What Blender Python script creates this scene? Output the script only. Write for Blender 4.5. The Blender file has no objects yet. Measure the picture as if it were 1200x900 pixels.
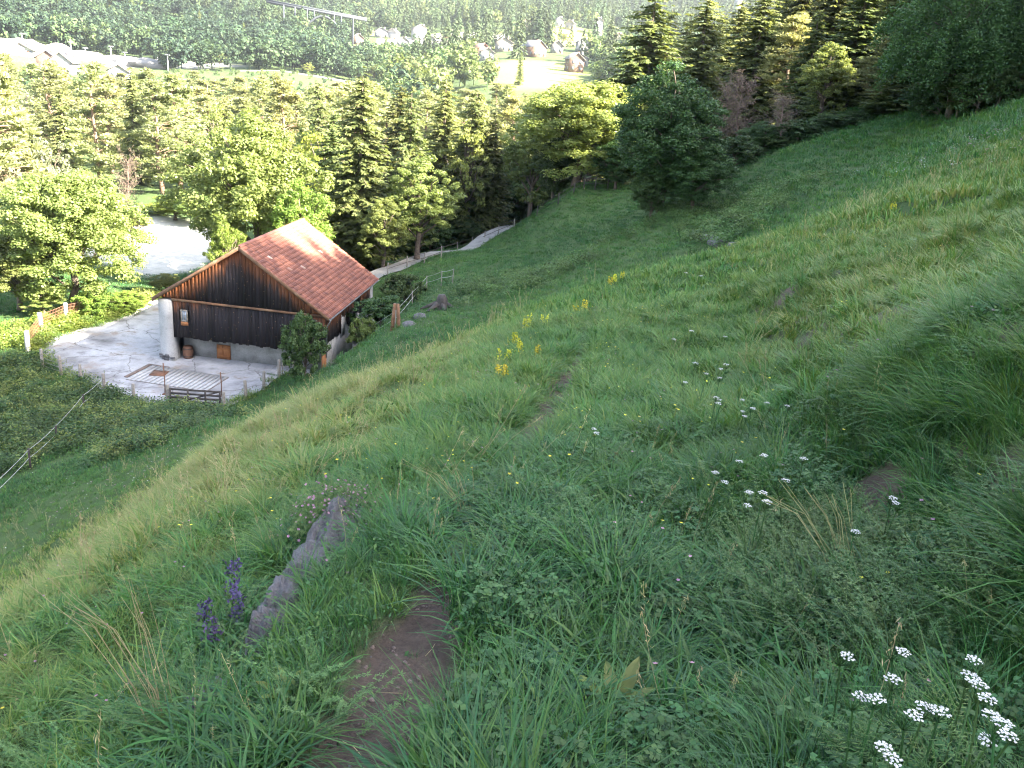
import bpy, math, random
import numpy as np
from mathutils import Vector, Matrix
SC = bpy.context.scene
COL = SC.collection
RNG = np.random.default_rng(7)
random.seed(7)
rad = math.radians
# ------------------------------------------------------------------ camera, world, sun, exposure
PITCH, ROLL, FPX = 0.3446, 0.0906, 1000.0
FW = np.array([0, math.cos(PITCH), -math.sin(PITCH)])
_u0 = np.array([0, math.sin(PITCH), math.cos(PITCH)]); _r0 = np.array([1., 0, 0])
RT = _r0*math.cos(ROLL)+_u0*math.sin(ROLL); UP = _u0*math.cos(ROLL)-_r0*math.sin(ROLL)
cam_d = bpy.data.cameras.new('camera'); cam = bpy.data.objects.new('camera', cam_d); COL.objects.link(cam)
cam_d.sensor_width = 36; cam_d.lens = 30.0; cam_d.clip_start = 0.05; cam_d.clip_end = 20000
cam.matrix_world = Matrix(((RT[0], UP[0], -FW[0], 0), (RT[1], UP[1], -FW[1], 0), (RT[2], UP[2], -FW[2], 0), (0, 0, 0, 1)))
SC.camera = cam
SUN_AZ, SUN_EL = rad(108.0), rad(33.0)          # compass bearing from +Y towards +X
w = bpy.data.worlds.new('World'); SC.world = w; w.use_nodes = True
nt = w.node_tree; sky = nt.nodes.new('ShaderNodeTexSky'); sky.sky_type = 'NISHITA'; sky.sun_disc = False
sky.sun_elevation = SUN_EL; sky.sun_rotation = SUN_AZ; sky.air_density = .8; sky.dust_density = 2.5; sky.ozone_density = 1.0
bg = nt.nodes['Background']; bg.inputs[1].default_value = 0.058; nt.links.new(sky.outputs[0], bg.inputs[0])
sl = bpy.data.lights.new('sun', 'SUN'); so = bpy.data.objects.new('sun', sl); COL.objects.link(so)
sl.energy = 5.0; sl.angle = rad(0.55); sl.color = (1.0, 0.90, 0.72)
sd = Vector((math.sin(SUN_AZ)*math.cos(SUN_EL), math.cos(SUN_AZ)*math.cos(SUN_EL), math.sin(SUN_EL)))
so.rotation_euler = sd.to_track_quat('Z', 'Y').to_euler(); so.location = sd*100
vs = SC.view_settings; vs.view_transform = 'Standard'; vs.look = 'None'; vs.exposure = 4.14; vs.gamma = 1.0
SC.cycles.max_bounces = 6; SC.cycles.diffuse_bounces = 2; SC.cycles.use_adaptive_sampling = True; SC.cycles.adaptive_threshold = .012; SC.cycles.pixel_filter_type = 'BLACKMAN_HARRIS'; SC.cycles.filter_width = 1.15; SC.cycles.transparent_max_bounces = 8
SC.cycles.transmission_bounces = 3; SC.cycles.volume_bounces = 0; SC.cycles.glossy_bounces = 2
try: SC.cycles.use_denoising = True
except Exception: pass
# ------------------------------------------------------------------ helpers
def ray(u, v):
    d = FW+RT*(u-600)/FPX-UP*(v-450)/FPX
    return d/np.hypot(d[0], d[1])
def pt(u, v, r): return ray(u, v)*r
def _hash(ix, iy, s):
    n = (ix.astype(np.int64)*374761393+iy.astype(np.int64)*668265263+s*1442695041) & 0x7fffffff
    n = ((n ^ (n >> 13))*1274126177) & 0x7fffffff
    return ((n ^ (n >> 16)) & 0xffff)/65535.0
def vnoise(x, y, s=0):
    x = np.asarray(x, float); y = np.asarray(y, float)
    ix = np.floor(x); iy = np.floor(y); fx = x-ix; fy = y-iy
    fx = fx*fx*(3-2*fx); fy = fy*fy*(3-2*fy)
    a = _hash(ix, iy, s); b = _hash(ix+1, iy, s); c = _hash(ix, iy+1, s); d = _hash(ix+1, iy+1, s)
    return (a*(1-fx)+b*fx)*(1-fy)+(c*(1-fx)+d*fx)*fy
def fbm(x, y, s=0, o=3):
    t = 0; a = 1; n = 0
    for i in range(o):
        t = t+a*vnoise(x*2**i+17.3*i, y*2**i+5.1*i, s+i); n += a; a *= .5
    return t/n*2-1
def sstep(a, b, x):
    t = np.clip((x-a)/(b-a), 0, 1); return t*t*(3-2*t)
class MB:
    """collects vertices and faces (numpy) for one mesh"""
    def __init__(s): s.v = []; s.q = []; s.t = []; s.n = 0; s.c = []
    def add(s, v, q=None, t=None):
        v = np.asarray(v, float).reshape(-1, 3); s.v.append(v)
        if q is not None and len(q): s.q.append(np.asarray(q, int).reshape(-1, 4)+s.n)
        if t is not None and len(t): s.t.append(np.asarray(t, int).reshape(-1, 3)+s.n)
        s.n += len(v); return s
    def box(s, lo, hi, M=None):
        (a, b, c), (d, e, f) = lo, hi
        v = np.array([(a,b,c),(d,b,c),(d,e,c),(a,e,c),(a,b,f),(d,b,f),(d,e,f),(a,e,f)], float)
        if M is not None: v = v@np.asarray(M[0]).T+np.asarray(M[1])
        return s.add(v, [(0,3,2,1),(4,5,6,7),(0,1,5,4),(1,2,6,5),(2,3,7,6),(3,0,4,7)])
    def tube(s, P, R, n=6, cap=True):
        P = np.asarray(P, float); R = np.broadcast_to(np.asarray(R, float), (len(P),)); m = len(P)
        T = np.gradient(P, axis=0); T /= np.linalg.norm(T, axis=1)[:, None]+1e-9
        ref = np.array([0.31, 0.95, 0.05]) if abs(T[0][2]) > .8 else np.array([0, 0, 1.])
        A = np.cross(T, ref); A /= np.linalg.norm(A, axis=1)[:, None]+1e-9; B = np.cross(T, A)
        an = np.linspace(0, 2*np.pi, n, endpoint=False)
        v = P[:, None]+(A[:, None]*np.cos(an)[None, :, None]+B[:, None]*np.sin(an)[None, :, None])*R[:, None, None]
        i = np.arange(m-1)[:, None]*n; j = np.arange(n)[None]; k = (j+1) % n
        q = np.stack([i+j, i+k, i+n+k, i+n+j], -1).reshape(-1, 4)
        t = []
        if cap:
            v = np.concatenate([v.reshape(-1, 3), P[:1], P[-1:]])
            for a in range(n): t += [(m*n, (a+1) % n, a), (m*n+1, (m-1)*n+a, (m-1)*n+(a+1) % n)]
        return s.add(v, q, t)
    def leaves(s, c, t, b, l, w_):
        """rhombic leaves: centre c, long axis t, cross axis b"""
        l = np.asarray(l)[:, None]/2; w_ = np.asarray(w_)[:, None]/2
        v = np.stack([c-t*l, c+b*w_, c+t*l, c-b*w_], 1); n = len(c)
        return s.add(v, np.arange(4*n).reshape(n, 4))
    def mesh(s, name, mat=None, smooth=False):
        me = bpy.data.meshes.new(name); V = np.concatenate(s.v) if s.v else np.zeros((0, 3))
        Q = np.concatenate(s.q) if s.q else np.zeros((0, 4), int); T = np.concatenate(s.t) if s.t else np.zeros((0, 3), int)
        me.vertices.add(len(V)); me.vertices.foreach_set('co', V.astype(np.float32).ravel())
        me.loops.add(len(Q)*4+len(T)*3); me.loops.foreach_set('vertex_index', np.concatenate([Q.ravel(), T.ravel()]).astype(np.int32))
        me.polygons.add(len(Q)+len(T))
        me.polygons.foreach_set('loop_start', np.concatenate([np.arange(len(Q))*4, len(Q)*4+np.arange(len(T))*3]).astype(np.int32))
        if smooth: me.polygons.foreach_set('use_smooth', np.ones(len(Q)+len(T), bool))
        me.update(calc_edges=True)
        if mat: me.materials.append(mat)
        return me
    def obj(s, name, mat, parent=None, smooth=False, loc=None):
        o = bpy.data.objects.new(name, s.mesh(name, mat, smooth)); COL.objects.link(o)
        if parent: o.parent = parent
        if loc is not None: o.location = loc
        return o
def put(name, me, parent=None, loc=(0,0,0), rz=0., sc=None):
    o = bpy.data.objects.new(name, me); COL.objects.link(o); o.location = loc; o.rotation_euler = (0, 0, rz)
    if sc is not None: o.scale = sc
    if parent: o.parent = parent
    return o
def tag(o, label=None, cat=None, group=None, kind=None):
    if label: o['label'] = label
    if cat: o['category'] = cat
    if group: o['group'] = group
    if kind: o['kind'] = kind
    return o
def thing(name, label, cat, loc=(0,0,0), rz=0., group=None):
    o = bpy.data.objects.new(name, None); COL.objects.link(o); o.location = loc; o.rotation_euler = (0, 0, rz)
    o.empty_display_size = .2
    return tag(o, label, cat, group)
def unit(a): return a/(np.linalg.norm(a, axis=-1, keepdims=True)+1e-9)
def rand_unit(n, rng=RNG): return unit(rng.normal(size=(n, 3)))
# ------------------------------------------------------------------ materials
def newmat(name):
    m = bpy.data.materials.new(name); m.use_nodes = True; n = m.node_tree.nodes; b = n['Principled BSDF']
    return m, m.node_tree, n, b
def noise_node(nt, scale, detail=4, vec=None, rough=.6):
    t = nt.nodes.new('ShaderNodeTexNoise'); t.inputs['Scale'].default_value = scale; t.inputs['Detail'].default_value = detail
    t.inputs['Roughness'].default_value = rough
    if vec is not None: nt.links.new(vec, t.inputs['Vector'])
    return t
def ramp(nt, fac, stops):
    r = nt.nodes.new('ShaderNodeValToRGB'); e = r.color_ramp.elements
    while len(e) < len(stops): e.new(.5)
    for i, (p, c) in enumerate(stops): e[i].position = p; e[i].color = (*c, 1)
    if fac is not None: nt.links.new(fac, r.inputs[0])
    return r
def mix(nt, fac, a, b, mode='MIX'):
    x = nt.nodes.new('ShaderNodeMix'); x.data_type = 'RGBA'; x.blend_type = mode
    for s, v in ((x.inputs[0], fac), (x.inputs[6], a), (x.inputs[7], b)):
        if hasattr(v, 'links') or isinstance(v, bpy.types.NodeSocket): nt.links.new(v, s)
        elif isinstance(v, (int, float)): s.default_value = v
        else: s.default_value = (*v, 1)
    return x.outputs[2]
def mathn(nt, op, a, b=None, clamp=False):
    x = nt.nodes.new('ShaderNodeMath'); x.operation = op; x.use_clamp = clamp
    for s, v in ((x.inputs[0], a), (x.inputs[1], b)):
        if v is None: continue
        if isinstance(v, bpy.types.NodeSocket): nt.links.new(v, s)
        else: s.default_value = v
    return x.outputs[0]
def bump(nt, b, h, strength=.5, dist=.02):
    n = nt.nodes.new('ShaderNodeBump'); n.inputs['Strength'].default_value = strength; n.inputs['Distance'].default_value = dist
    nt.links.new(h, n.inputs['Height']); nt.links.new(n.outputs[0], b.inputs['Normal'])
def rough_mat(name, c1, c2, scale=8, rough=.85, bstr=.4, bdist=.01, c3=None, scale2=60, coord='Object', metal=0.):
    """surface of two or three noise-mixed tones with fine relief"""
    m, nt, n, b = newmat(name); tc = n.new('ShaderNodeTexCoord')
    a = noise_node(nt, scale, 5, tc.outputs[coord]); f = noise_node(nt, scale2, 4, tc.outputs[coord])
    st = [(.3, c1), (.7, c2)] if c3 is None else [(.25, c1), (.5, c2), (.78, c3)]
    r = ramp(nt, a.outputs[0], st)
    g = ramp(nt, f.outputs[0], [(.25, (.7, .7, .7)), (.75, (1.15, 1.15, 1.15))])
    nt.links.new(mix(nt, 1.0, r.outputs[0], g.outputs[0], 'MULTIPLY'), b.inputs['Base Color'])
    b.inputs['Roughness'].default_value = rough; b.inputs['Metallic'].default_value = metal
    bump(nt, b, f.outputs[0], bstr, bdist); return m
def leaf_mat(name, c1, c2, trans=.35, rough=.5, tint=False, objvar=.25):
    """foliage: colour varies leaf by leaf and plant by plant; thin, so some light passes through"""
    m, nt, n, b = newmat(name); geo = n.new('ShaderNodeNewGeometry'); oi = n.new('ShaderNodeObjectInfo')
    f = geo.outputs['Random Per Island']
    if tint:
        at = n.new('ShaderNodeAttribute'); at.attribute_type = 'INSTANCER'; at.attribute_name = 'tint'
        f = mathn(nt, 'ADD', mathn(nt, 'MULTIPLY', mathn(nt, 'SUBTRACT', f, .35), .5), mathn(nt, 'MULTIPLY', at.outputs['Fac'], .95))
        col = ramp(nt, f, tint).outputs[0]
    else: col = ramp(nt, f, [(0., c1), (1., c2)]).outputs[0]
    hs = n.new('ShaderNodeHueSaturation'); nt.links.new(col, hs.inputs['Color'])
    rv = mathn(nt, 'ADD', mathn(nt, 'MULTIPLY', oi.outputs['Random'], objvar*2), 1-objvar)
    nt.links.new(rv, hs.inputs['Value'])
    nt.links.new(mathn(nt, 'ADD', mathn(nt, 'MULTIPLY', mathn(nt, 'FRACT', mathn(nt, 'MULTIPLY', oi.outputs['Random'], 7.31)), .05), .475), hs.inputs['Hue'])
    nt.links.new(hs.outputs[0], b.inputs['Base Color']); b.inputs['Roughness'].default_value = rough
    b.inputs['Specular IOR Level'].default_value = .28
    tr = n.new('ShaderNodeBsdfTranslucent'); c = mix(nt, 1., hs.outputs[0], (1.35, 1.3, .8), 'MULTIPLY'); nt.links.new(c, tr.inputs[0])
    ms = n.new('ShaderNodeMixShader'); ms.inputs[0].default_value = trans
    nt.links.new(b.outputs[0], ms.inputs[1]); nt.links.new(tr.outputs[0], ms.inputs[2])
    nt.links.new(ms.outputs[0], n['Material Output'].inputs[0]); return m
GR = [(0., (.024, .078, .030)), (.35, (.048, .126, .027)), (.7, (.105, .185, .040)), (1., (.23, .235, .09))]
M_GRASS = leaf_mat('grass_blade', None, None, .3, .42, GR, .2)
M_STRAW = leaf_mat('dry_straw', (.30, .25, .13), (.42, .36, .20), .2, .6)
M_CLOVER = leaf_mat('clover_leaf', (.030, .080, .026), (.055, .12, .036), .25, .6)
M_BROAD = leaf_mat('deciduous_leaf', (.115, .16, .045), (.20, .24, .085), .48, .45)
M_BROAD_DARK = leaf_mat('shaded_leaf', (.035, .07, .022), (.06, .10, .03), .3, .5)  # darker copy of the broadleaf colour, with the shade put into it
M_LIME = leaf_mat('lime_leaf', (.12, .17, .03), (.19, .24, .055), .45, .45)
M_SPRUCE = leaf_mat('spruce_needle', (.075, .102, .036), (.15, .172, .060), .4, .6)
M_PINE = leaf_mat('pine_needle', (.155, .178, .085), (.245, .26, .13), .45, .6)
M_FAR = leaf_mat('far_leaf', None, None, .3, .7, [(0., (.014, .030, .020)), (.5, (.045, .080, .034)), (1., (.12, .16, .055))], .25)
M_TWIG = leaf_mat('dry_twig', (.10, .075, .062), (.17, .125, .10), .05, .8)
M_BARK = rough_mat('bark', (.07, .05, .038), (.16, .125, .10), 6, .9, .8, .03)
M_PINEBARK = rough_mat('pine_bark', (.10, .065, .045), (.20, .13, .09), 5, .9, .8, .03)
M_SOIL = rough_mat('path_soil', (.085, .060, .050), (.16, .118, .10), 5, .95, .9, .015, (.24, .18, .155), 90)
M_ROCK = rough_mat('grey_rock', (.040, .038, .040), (.105, .098, .105), 5, .9, .9, .03, (.19, .18, .19), 45)
M_WHITE = rough_mat('white_petal', (.46, .46, .44), (.58, .58, .55), 60, .7, .2, .002)
M_YELLOW = leaf_mat('yellow_petal', (.42, .38, .03), (.58, .52, .05), .2, .6)
M_PURPLE = leaf_mat('purple_petal', (.06, .042, .11), (.10, .07, .17), .2, .6)
M_PINK = leaf_mat('pink_petal', (.22, .12, .17), (.34, .20, .27), .2, .6)
# ------------------------------------------------------------------ the lie of the land
VIS = [(430,880,1.8),(440,760,2.35),(500,650,3.05),(620,490,6),(665,420,10),(690,370,15),(720,320,24),(850,290,26),
 (300,740,2.9),(0,900,3.3),(0,690,7),(100,630,9),(250,500,15),(400,440,20),(500,400,22),(600,360,24),
 (1200,300,9),(1200,500,4.4),(1200,850,2.0),(1000,400,8),(1000,600,4),(900,800,2.45),(1200,200,22),(1200,165,31),
 (1050,230,20),(900,420,9.5),(800,420,11),(800,330,20),(950,280,20),
 (1200,130,46),(1200,100,62),(1000,150,65),(850,195,68),(900,215,50),(1050,180,48),(800,243,55),(680,215,76),(700,240,70),(760,270,52),(850,260,45),
 (600,300,60),(530,325,55),(465,372,46),(515,350,49),(560,370,42),(400,420,43),(300,490,38),(450,400,40),
 (250,495,33),(0,590,33),(0,640,24),(100,560,31),(150,520,36)]
XYZ = [(-25,38,-17.3),(-30,45,-17.4),(-36,38,-17.6),(-30,25,-17.0),(-40,20,-18.5),(-20,10,-13.0),(-18,44,-17.4),(-24,52,-17.4),(-24,62,-17.6),(-16,64,-17.2),
 (-14,43,-17.3),(-9.3,46.5,-15.8),(-8.6,52,-15.4),(-8.2,58,-15.6),(-11,69,-16.2),(-5,80,-15.9),(0,94,-15.6),(-12,80,-17.3),(-28,70,-18.0),
 (-35,85,-18.2),(-60,60,-19),(-80,120,-20),(-40,130,-19.5),(0,120,-17),(12,110,-13),(25,100,-4),(12,85,-8),
 (-20,200,-20),(-120,200,-21),(60,200,-12),(-250,150,-22),(30,80,1.5),(45,60,9),(60,80,14),(80,120,18),
 (5,0,.5),(3,2,-.45),(0,0,-1.62),(-.3,.8,-1.62),(-1.5,0,-2.4),(-5,0,-4.6),(-12,-2,-8.5),(0,-10,-.4),(10,-10,4.5),(-15,-20,-8),(12,5,3.2),(14,12,2.4),(20,20,4.0),(24,32,3.2),
 (25,-5,11),(40,10,17),(45,35,14),(70,20,33),(60,-30,30),(110,40,56),(150,-40,80),(200,80,90),(140,120,48),(0,-60,2),(-60,-60,-26),(40,-80,24),(-120,0,-40),
 (130,200,16),(300,200,90),(300,-200,140),(-300,-100,-60),(-60,-300,-40),(200,400,10)]
def pol(r, az, z): return (r*math.sin(rad(az)), r*math.cos(rad(az)), z)
for az, prof in ((-60, ((300,-24),(500,-14),(700,20),(1200,130),(2600,420),(5000,900))),
                 (-31, ((300,-20),(400,-13.5),(450,-9.5),(480,-8),(600,4),(680,19),(900,44),(1500,150),(3000,520),(5000,900))),
                 (-24, ((300,-20),(400,-13),(450,-9.8),(490,-9),(600,2),(700,18),(900,48),(1500,150),(3000,520),(5000,900))),
                 (-16, ((300,-19),(400,-8.5),(430,-6.5),(480,-6),(600,4),(750,21),(900,44),(1500,130),(3000,500),(5000,900))),
                 (-8, ((300,-18),(400,-10),(500,-3),(600,3.5),(660,12),(760,26),(1000,60),(1500,140),(3000,500),(5000,900))),
                 (-3, ((300,-14),(370,-5),(480,7),(600,17),(700,27),(850,48),(1500,150),(3000,520),(5000,900))),
                 (3, ((300,-10),(370,-2.5),(480,9),(600,22),(700,33),(850,52),(1500,150),(3000,520),(5000,900))),
                 (9, ((300,-5),(450,4),(600,22),(800,46),(1500,160),(3000,540),(5000,900))),
                 (20, ((300,2),(500,14),(800,50),(1500,170),(3000,560),(5000,900))),
                 (40, ((500,40),(900,90),(1500,240),(3000,650),(5000,950))),
                 (90, ((600,260),(1500,500),(4000,800))), (150, ((800,100),(3000,400))), (-150, ((800,-60),(3000,200))), (-100, ((600,-50),(1500,60),(4000,600)))):
    XYZ += [pol(r, az, z) for r, z in prof]
VIS += [(610,284,70),(560,300,66),(520,313,62),(250,513,22),(400,457,27),(500,415,29),(600,374,32),(720,332,34),(455,317,66),(520,295,74),(575,277,82),(617,262,92),(850,285,43),(850,262,50),(100,640,14)]
CP = np.array([pt(*c) for c in VIS]+XYZ)
CP[:len(VIS), 2] -= np.where(np.hypot(CP[:len(VIS), 0], CP[:len(VIS), 1]) < 30, np.clip(.04*np.hypot(CP[:len(VIS), 0], CP[:len(VIS), 1]), .04, .26), .06)+np.where((CP[:len(VIS), 0] < .04*CP[:len(VIS), 1]-.6) & (CP[:len(VIS), 1] > 5) & (CP[:len(VIS), 1] < 23.5), np.interp(CP[:len(VIS), 1], [5, 9, 20, 23.5], [.18, .26, .40, .35]), 0)   # the photo shows the grass tops
def warp(x, y):
    r = np.hypot(x, y)+1e-9; k = np.log1p(r/5)/r
    return np.stack([x*k, y*k], -1), 1+r/60
def tps(d2): return np.where(d2 > 1e-12, .5*d2*np.log(d2+1e-12), 0)
_W, _S = warp(CP[:, 0], CP[:, 1]); _n = len(CP)
_K = tps(((_W[:, None]-_W[None])**2).sum(-1))+np.eye(_n)*1.5e-3
_Pm = np.c_[np.ones(_n), _W]
_A = np.block([[_K, _Pm], [_Pm.T, np.zeros((3, 3))]])
_c = np.linalg.solve(_A, np.r_[CP[:, 2]/_S, 0, 0, 0])
def base_z(x, y):
    x = np.asarray(x, float); y = np.asarray(y, float); sh = x.shape; x = x.ravel(); y = y.ravel(); out = np.empty(len(x))
    for i in range(0, len(x), 20000):
        W, S = warp(x[i:i+20000], y[i:i+20000]); d2 = ((W[:, None]-_W[None])**2).sum(-1)
        out[i:i+20000] = (tps(d2)@_c[:_n]+_c[_n]+W@_c[_n+1:])*S
    return out.reshape(sh)
# yard outline (level ground in front of and round the barn)
YZ = -17.40
def on_plane(u, v, z): d = ray(u, v); return d*(z/d[2])
YARD = np.array([on_plane(u, v, YZ)[:2] for u, v in ((46,408),(66,392),(100,384),(140,372),(178,352))] +
                [(-23.4,62.0),(-10.5,60.5),(-9.6,51.5),(-10.0,46.0)] +
                [on_plane(u, v, YZ)[:2] for u, v in ((331,438),(308,455),(288,466),(264,477),(240,478),(196,472),(172,471),(140,466),(118,456),(92,444),(70,432),(52,420))])
def poly_sd(x, y, P):
    """signed distance to polygon, negative inside"""
    d = np.full(np.shape(x), 1e9); ins = np.zeros(np.shape(x), bool)
    for (ax, ay), (bx, by) in zip(P, np.roll(P, -1, 0)):
        ex, ey = bx-ax, by-ay; t = np.clip(((x-ax)*ex+(y-ay)*ey)/(ex*ex+ey*ey), 0, 1)
        d = np.minimum(d, np.hypot(x-ax-t*ex, y-ay-t*ey))
        cr = ((ay > y) != (by > y)) & (x < (bx-ax)*(y-ay)/(by-ay+1e-12)+ax); ins ^= cr
    return np.where(ins, -d, d)
PATH = np.array([(-.36,-3.),(-.36,.6),(-.33,1.8),(-.27,2.45),(-.22,2.9),(-.16,3.6),(-.05,4.6),(.15,6.),(.38,8),(.64,10),(1.0,12.5),(1.3,15),(1.9,19),(2.7,24)])
PATHW = np.array([.22,.20,.17,.14,.09,.05,.05,.12,.13,.11,.04,.02,.0,-.03])
def seg_dist(x, y, P):
    d = np.full(np.shape(x), 1e9); s = np.zeros(np.shape(x))
    for i, ((ax, ay), (bx, by)) in enumerate(zip(P[:-1], P[1:])):
        ex, ey = bx-ax, by-ay; t = np.clip(((x-ax)*ex+(y-ay)*ey)/(ex*ex+ey*ey), 0, 1)
        dd = np.hypot(x-ax-t*ex, y-ay-t*ey); m = dd < d; d = np.where(m, dd, d); s = np.where(m, i+t, s)
    return d, s
def path_mask(x, y):
    """>0 off the path, <0 on bare soil"""
    d, s = seg_dist(x, y, PATH); wd = np.interp(s, np.arange(len(PATH)), PATHW)
    return d-wd*(1+.55*fbm(x*3.1, y*3.1, 40))-.05*fbm(x*9, y*9, 44)
SOILSPOTS = [(765,470,.16),(1015,355,.20),(1025,372,.25),(1085,360,.16),(985,345,.14),(1128,462,.14),(1010,330,.15),
             (945,335,.16),(1060,420,.12),(275,730,.1),(210,775,.1),(1180,600,.22),(560,545,.12),(545,600,.12),(300,520,.1)]
def ground_z(x, y):
    x = np.asarray(x, float); y = np.asarray(y, float); z = base_z(x, y); r = np.hypot(x, y)
    near = 1-sstep(18, 45, r)
    bank = sstep(.5, 2.2, x-.09*y)*near
    z = z+near*(.045*fbm(x*1.3, y*1.3, 3)+.02*fbm(x*5, y*5, 9))+bank*(.22*fbm(x*1.1+.3*y, y*.8, 21)+.10*np.abs(fbm(x*2.3, y*2.1, 25)))
    xb = .95+.22*y+.35*fbm(x*.5, y*.35, 23); bk = near*sstep(1.5, 4, y)*(1-sstep(11, 18, y)); z = z+bk*(.32*sstep(-.1, .8, x-xb)-.32*sstep(.8, 3.6, x-xb)+.10*fbm(x*1.7, y*1.5, 27))
    left = sstep(-1., -2.6, x-.05*y)*near; ph = base_z(x, y)/.55+.55*fbm(x*.35, y*.35, 33); z = z+left*.12*np.sin(ph*6.283)
    z = z+left*.14*fbm(x*.55-.25*y, y*.30+x*.25, 31, 2)
    mid = sstep(18, 40, r)*(1-sstep(80, 140, r)); z = z+mid*.30*fbm(x*.16, y*.16, 50)
    hol = np.exp(-(((x-9.5)/5)**2+((y-41)/5)**2)); z = z+hol*.45*fbm(x*.45, y*.45, 61)
    z = z+sstep(250, 700, r)*(10*fbm(x*.009, y*.009, 70)+8*fbm(x*.022, y*.022, 72))*np.minimum(1, r/1200)
    pm = path_mask(x, y); z = z-.07*(1-sstep(-.08, .14, pm))*(1-sstep(18, 26, r))
    yd = poly_sd(x, y, YARD); k = 1-sstep(.0, 1.7, yd)
    return z*(1-k)+(YZ-.06)*k
def gz(x, y): return float(ground_z(np.array([x]), np.array([y]))[0])
def hit(u, v, h=0., r0=1.0, r1=4000):
    """where the line of sight of a photo pixel meets the ground raised by h"""
    d = ray(u, v); rr = np.geomspace(r0, r1, 900); P = d[None]*rr[:, None]
    g = ground_z(P[:, 0], P[:, 1])+h; b = np.nonzero(P[:, 2] <= g)[0]
    i = b[0] if len(b) else len(rr)-1
    if i == 0: return P[0]
    a0 = P[i-1, 2]-g[i-1]; a1 = g[i]-P[i, 2]; t = a0/(a0+a1+1e-9)
    p = P[i-1]*(1-t)+P[i]*t; p[2] -= h; return p
SOIL_XY = [(*hit(u, v)[:2], s*.72) for u, v, s in SOILSPOTS]
def soil_mask(x, y):
    m = path_mask(x, y)
    for sx, sy, s in SOIL_XY:
        m = np.minimum(m, np.hypot((x-sx)*1.5, y-sy)-s*(.8+1.5*fbm(x*4.3, y*4.3, 77)))
    xb = .95+.22*y+.35*fbm(x*.5, y*.35, 23); on = (x > xb-.15) & (x < xb+1.5) & (y > 2.5) & (y < 15)
    return np.where(on, np.minimum(m, (.215-fbm(x*2.2, y*2.2, 79, 4))*.5), m)
ROADP = np.array([pt(*c)[:2] for c in ((330,345,60),(455,315,67),(520,292,75),(575,274,83),(617,259,93),(645,250,104))])
FIELDS = [  # az, r, half-width az, half-depth r, kind
 (-.6,420,3.6,62,'hay'),(-27.5,668,2.6,17,'hay'),(-8.0,585,2.6,22,'hay'),(-5.0,600,4.0,26,'hay'),(-30.5,445,3.0,18,'green'),(-23,468,6.0,13,'site'),(-13,440,5,10,'site'),
 (-5.5,690,4.5,32,'gravel'),(0.2,700,3.4,45,'hay'),(3.4,640,2.6,50,'hay'),(-23.8,90,5.0,19,'gravel'),(-31,180,2.2,22,'gravel'),(-32,330,2.5,30,'gravel'),(-12.5,128,1.4,12,'gravel'),(-11,760,1.0,30,'hay'),(1.2,590,2.5,18,'hay'),(-17,820,1.6,22,'hay'),(-5,900,2.2,30,'green'),(1.5,980,2.5,40,'hay'),(5,820,1.6,30,'hay'),(-10,1150,2.,50,'green')]
def field_mask(x, y):
    r = np.hypot(x, y); az = np.degrees(np.arctan2(x, y)); best = np.full(np.shape(x), 9.); k = np.zeros(np.shape(x), int)
    for i, (a, q, da, dr, kd) in enumerate(FIELDS):
        e = np.hypot((az-a)/da, (r-q)/dr)+.22*fbm(x*.05, y*.05, 90); m = e < best; best = np.where(m, e, best); k = np.where(m, i, k)
    return best, k
# ground sheet: rings round the viewpoint out past the horizon
_azf = np.radians(np.concatenate([np.arange(-60, 60, .34), np.arange(60, 300, 4.)])); NA = len(_azf)
_rr = np.geomspace(.5, 5200, 450); NR = len(_rr)
X = _rr[:, None]*np.sin(_azf)[None]; Y = _rr[:, None]*np.cos(_azf)[None]; Z = ground_z(X, Y)
V = np.concatenate([np.stack([X, Y, Z], -1).reshape(-1, 3), [[0, 0, gz(0, 0)]]])
_i = np.arange(NR-1)[:, None]*NA; _j = np.arange(NA)[None]; _k = (_j+1) % NA
Q = np.stack([_i+_j, _i+NA+_j, _i+NA+_k, _i+_k], -1).reshape(-1, 4)
T3 = np.stack([np.full(NA, NR*NA), np.arange(NA), (np.arange(NA)+1) % NA], -1)
fc = V[Q].mean(1); onp = (soil_mask(fc[:, 0], fc[:, 1]) < -.01) & (np.hypot(fc[:, 0], fc[:, 1]) < 20) & (path_mask(fc[:, 0], fc[:, 1]) < -.01)
def ground_mat():
    m, nt, n, b = newmat('meadow_ground'); at = n.new('ShaderNodeAttribute'); at.attribute_name = 'cover'
    tc = n.new('ShaderNodeTexCoord'); a = noise_node(nt, 1.6, 6, tc.outputs['Object'], .7); f = noise_node(nt, 26, 5, tc.outputs['Object'], .7)
    g = ramp(nt, a.outputs[0], [(.3, (.72, .74, .7)), (.7, (1.2, 1.18, 1.15))]); h = ramp(nt, f.outputs[0], [(.25, (.6, .6, .6)), (.75, (1.3, 1.3, 1.3))])
    c = mix(nt, 1., mix(nt, 1., at.outputs['Color'], g.outputs[0], 'MULTIPLY'), h.outputs[0], 'MULTIPLY')
    nt.links.new(c, b.inputs['Base Color']); b.inputs['Roughness'].default_value = .95; b.inputs['Specular IOR Level'].default_value = .2
    bump(nt, b, f.outputs[0], .8, .05); return m
M_GROUND = ground_mat()
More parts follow.
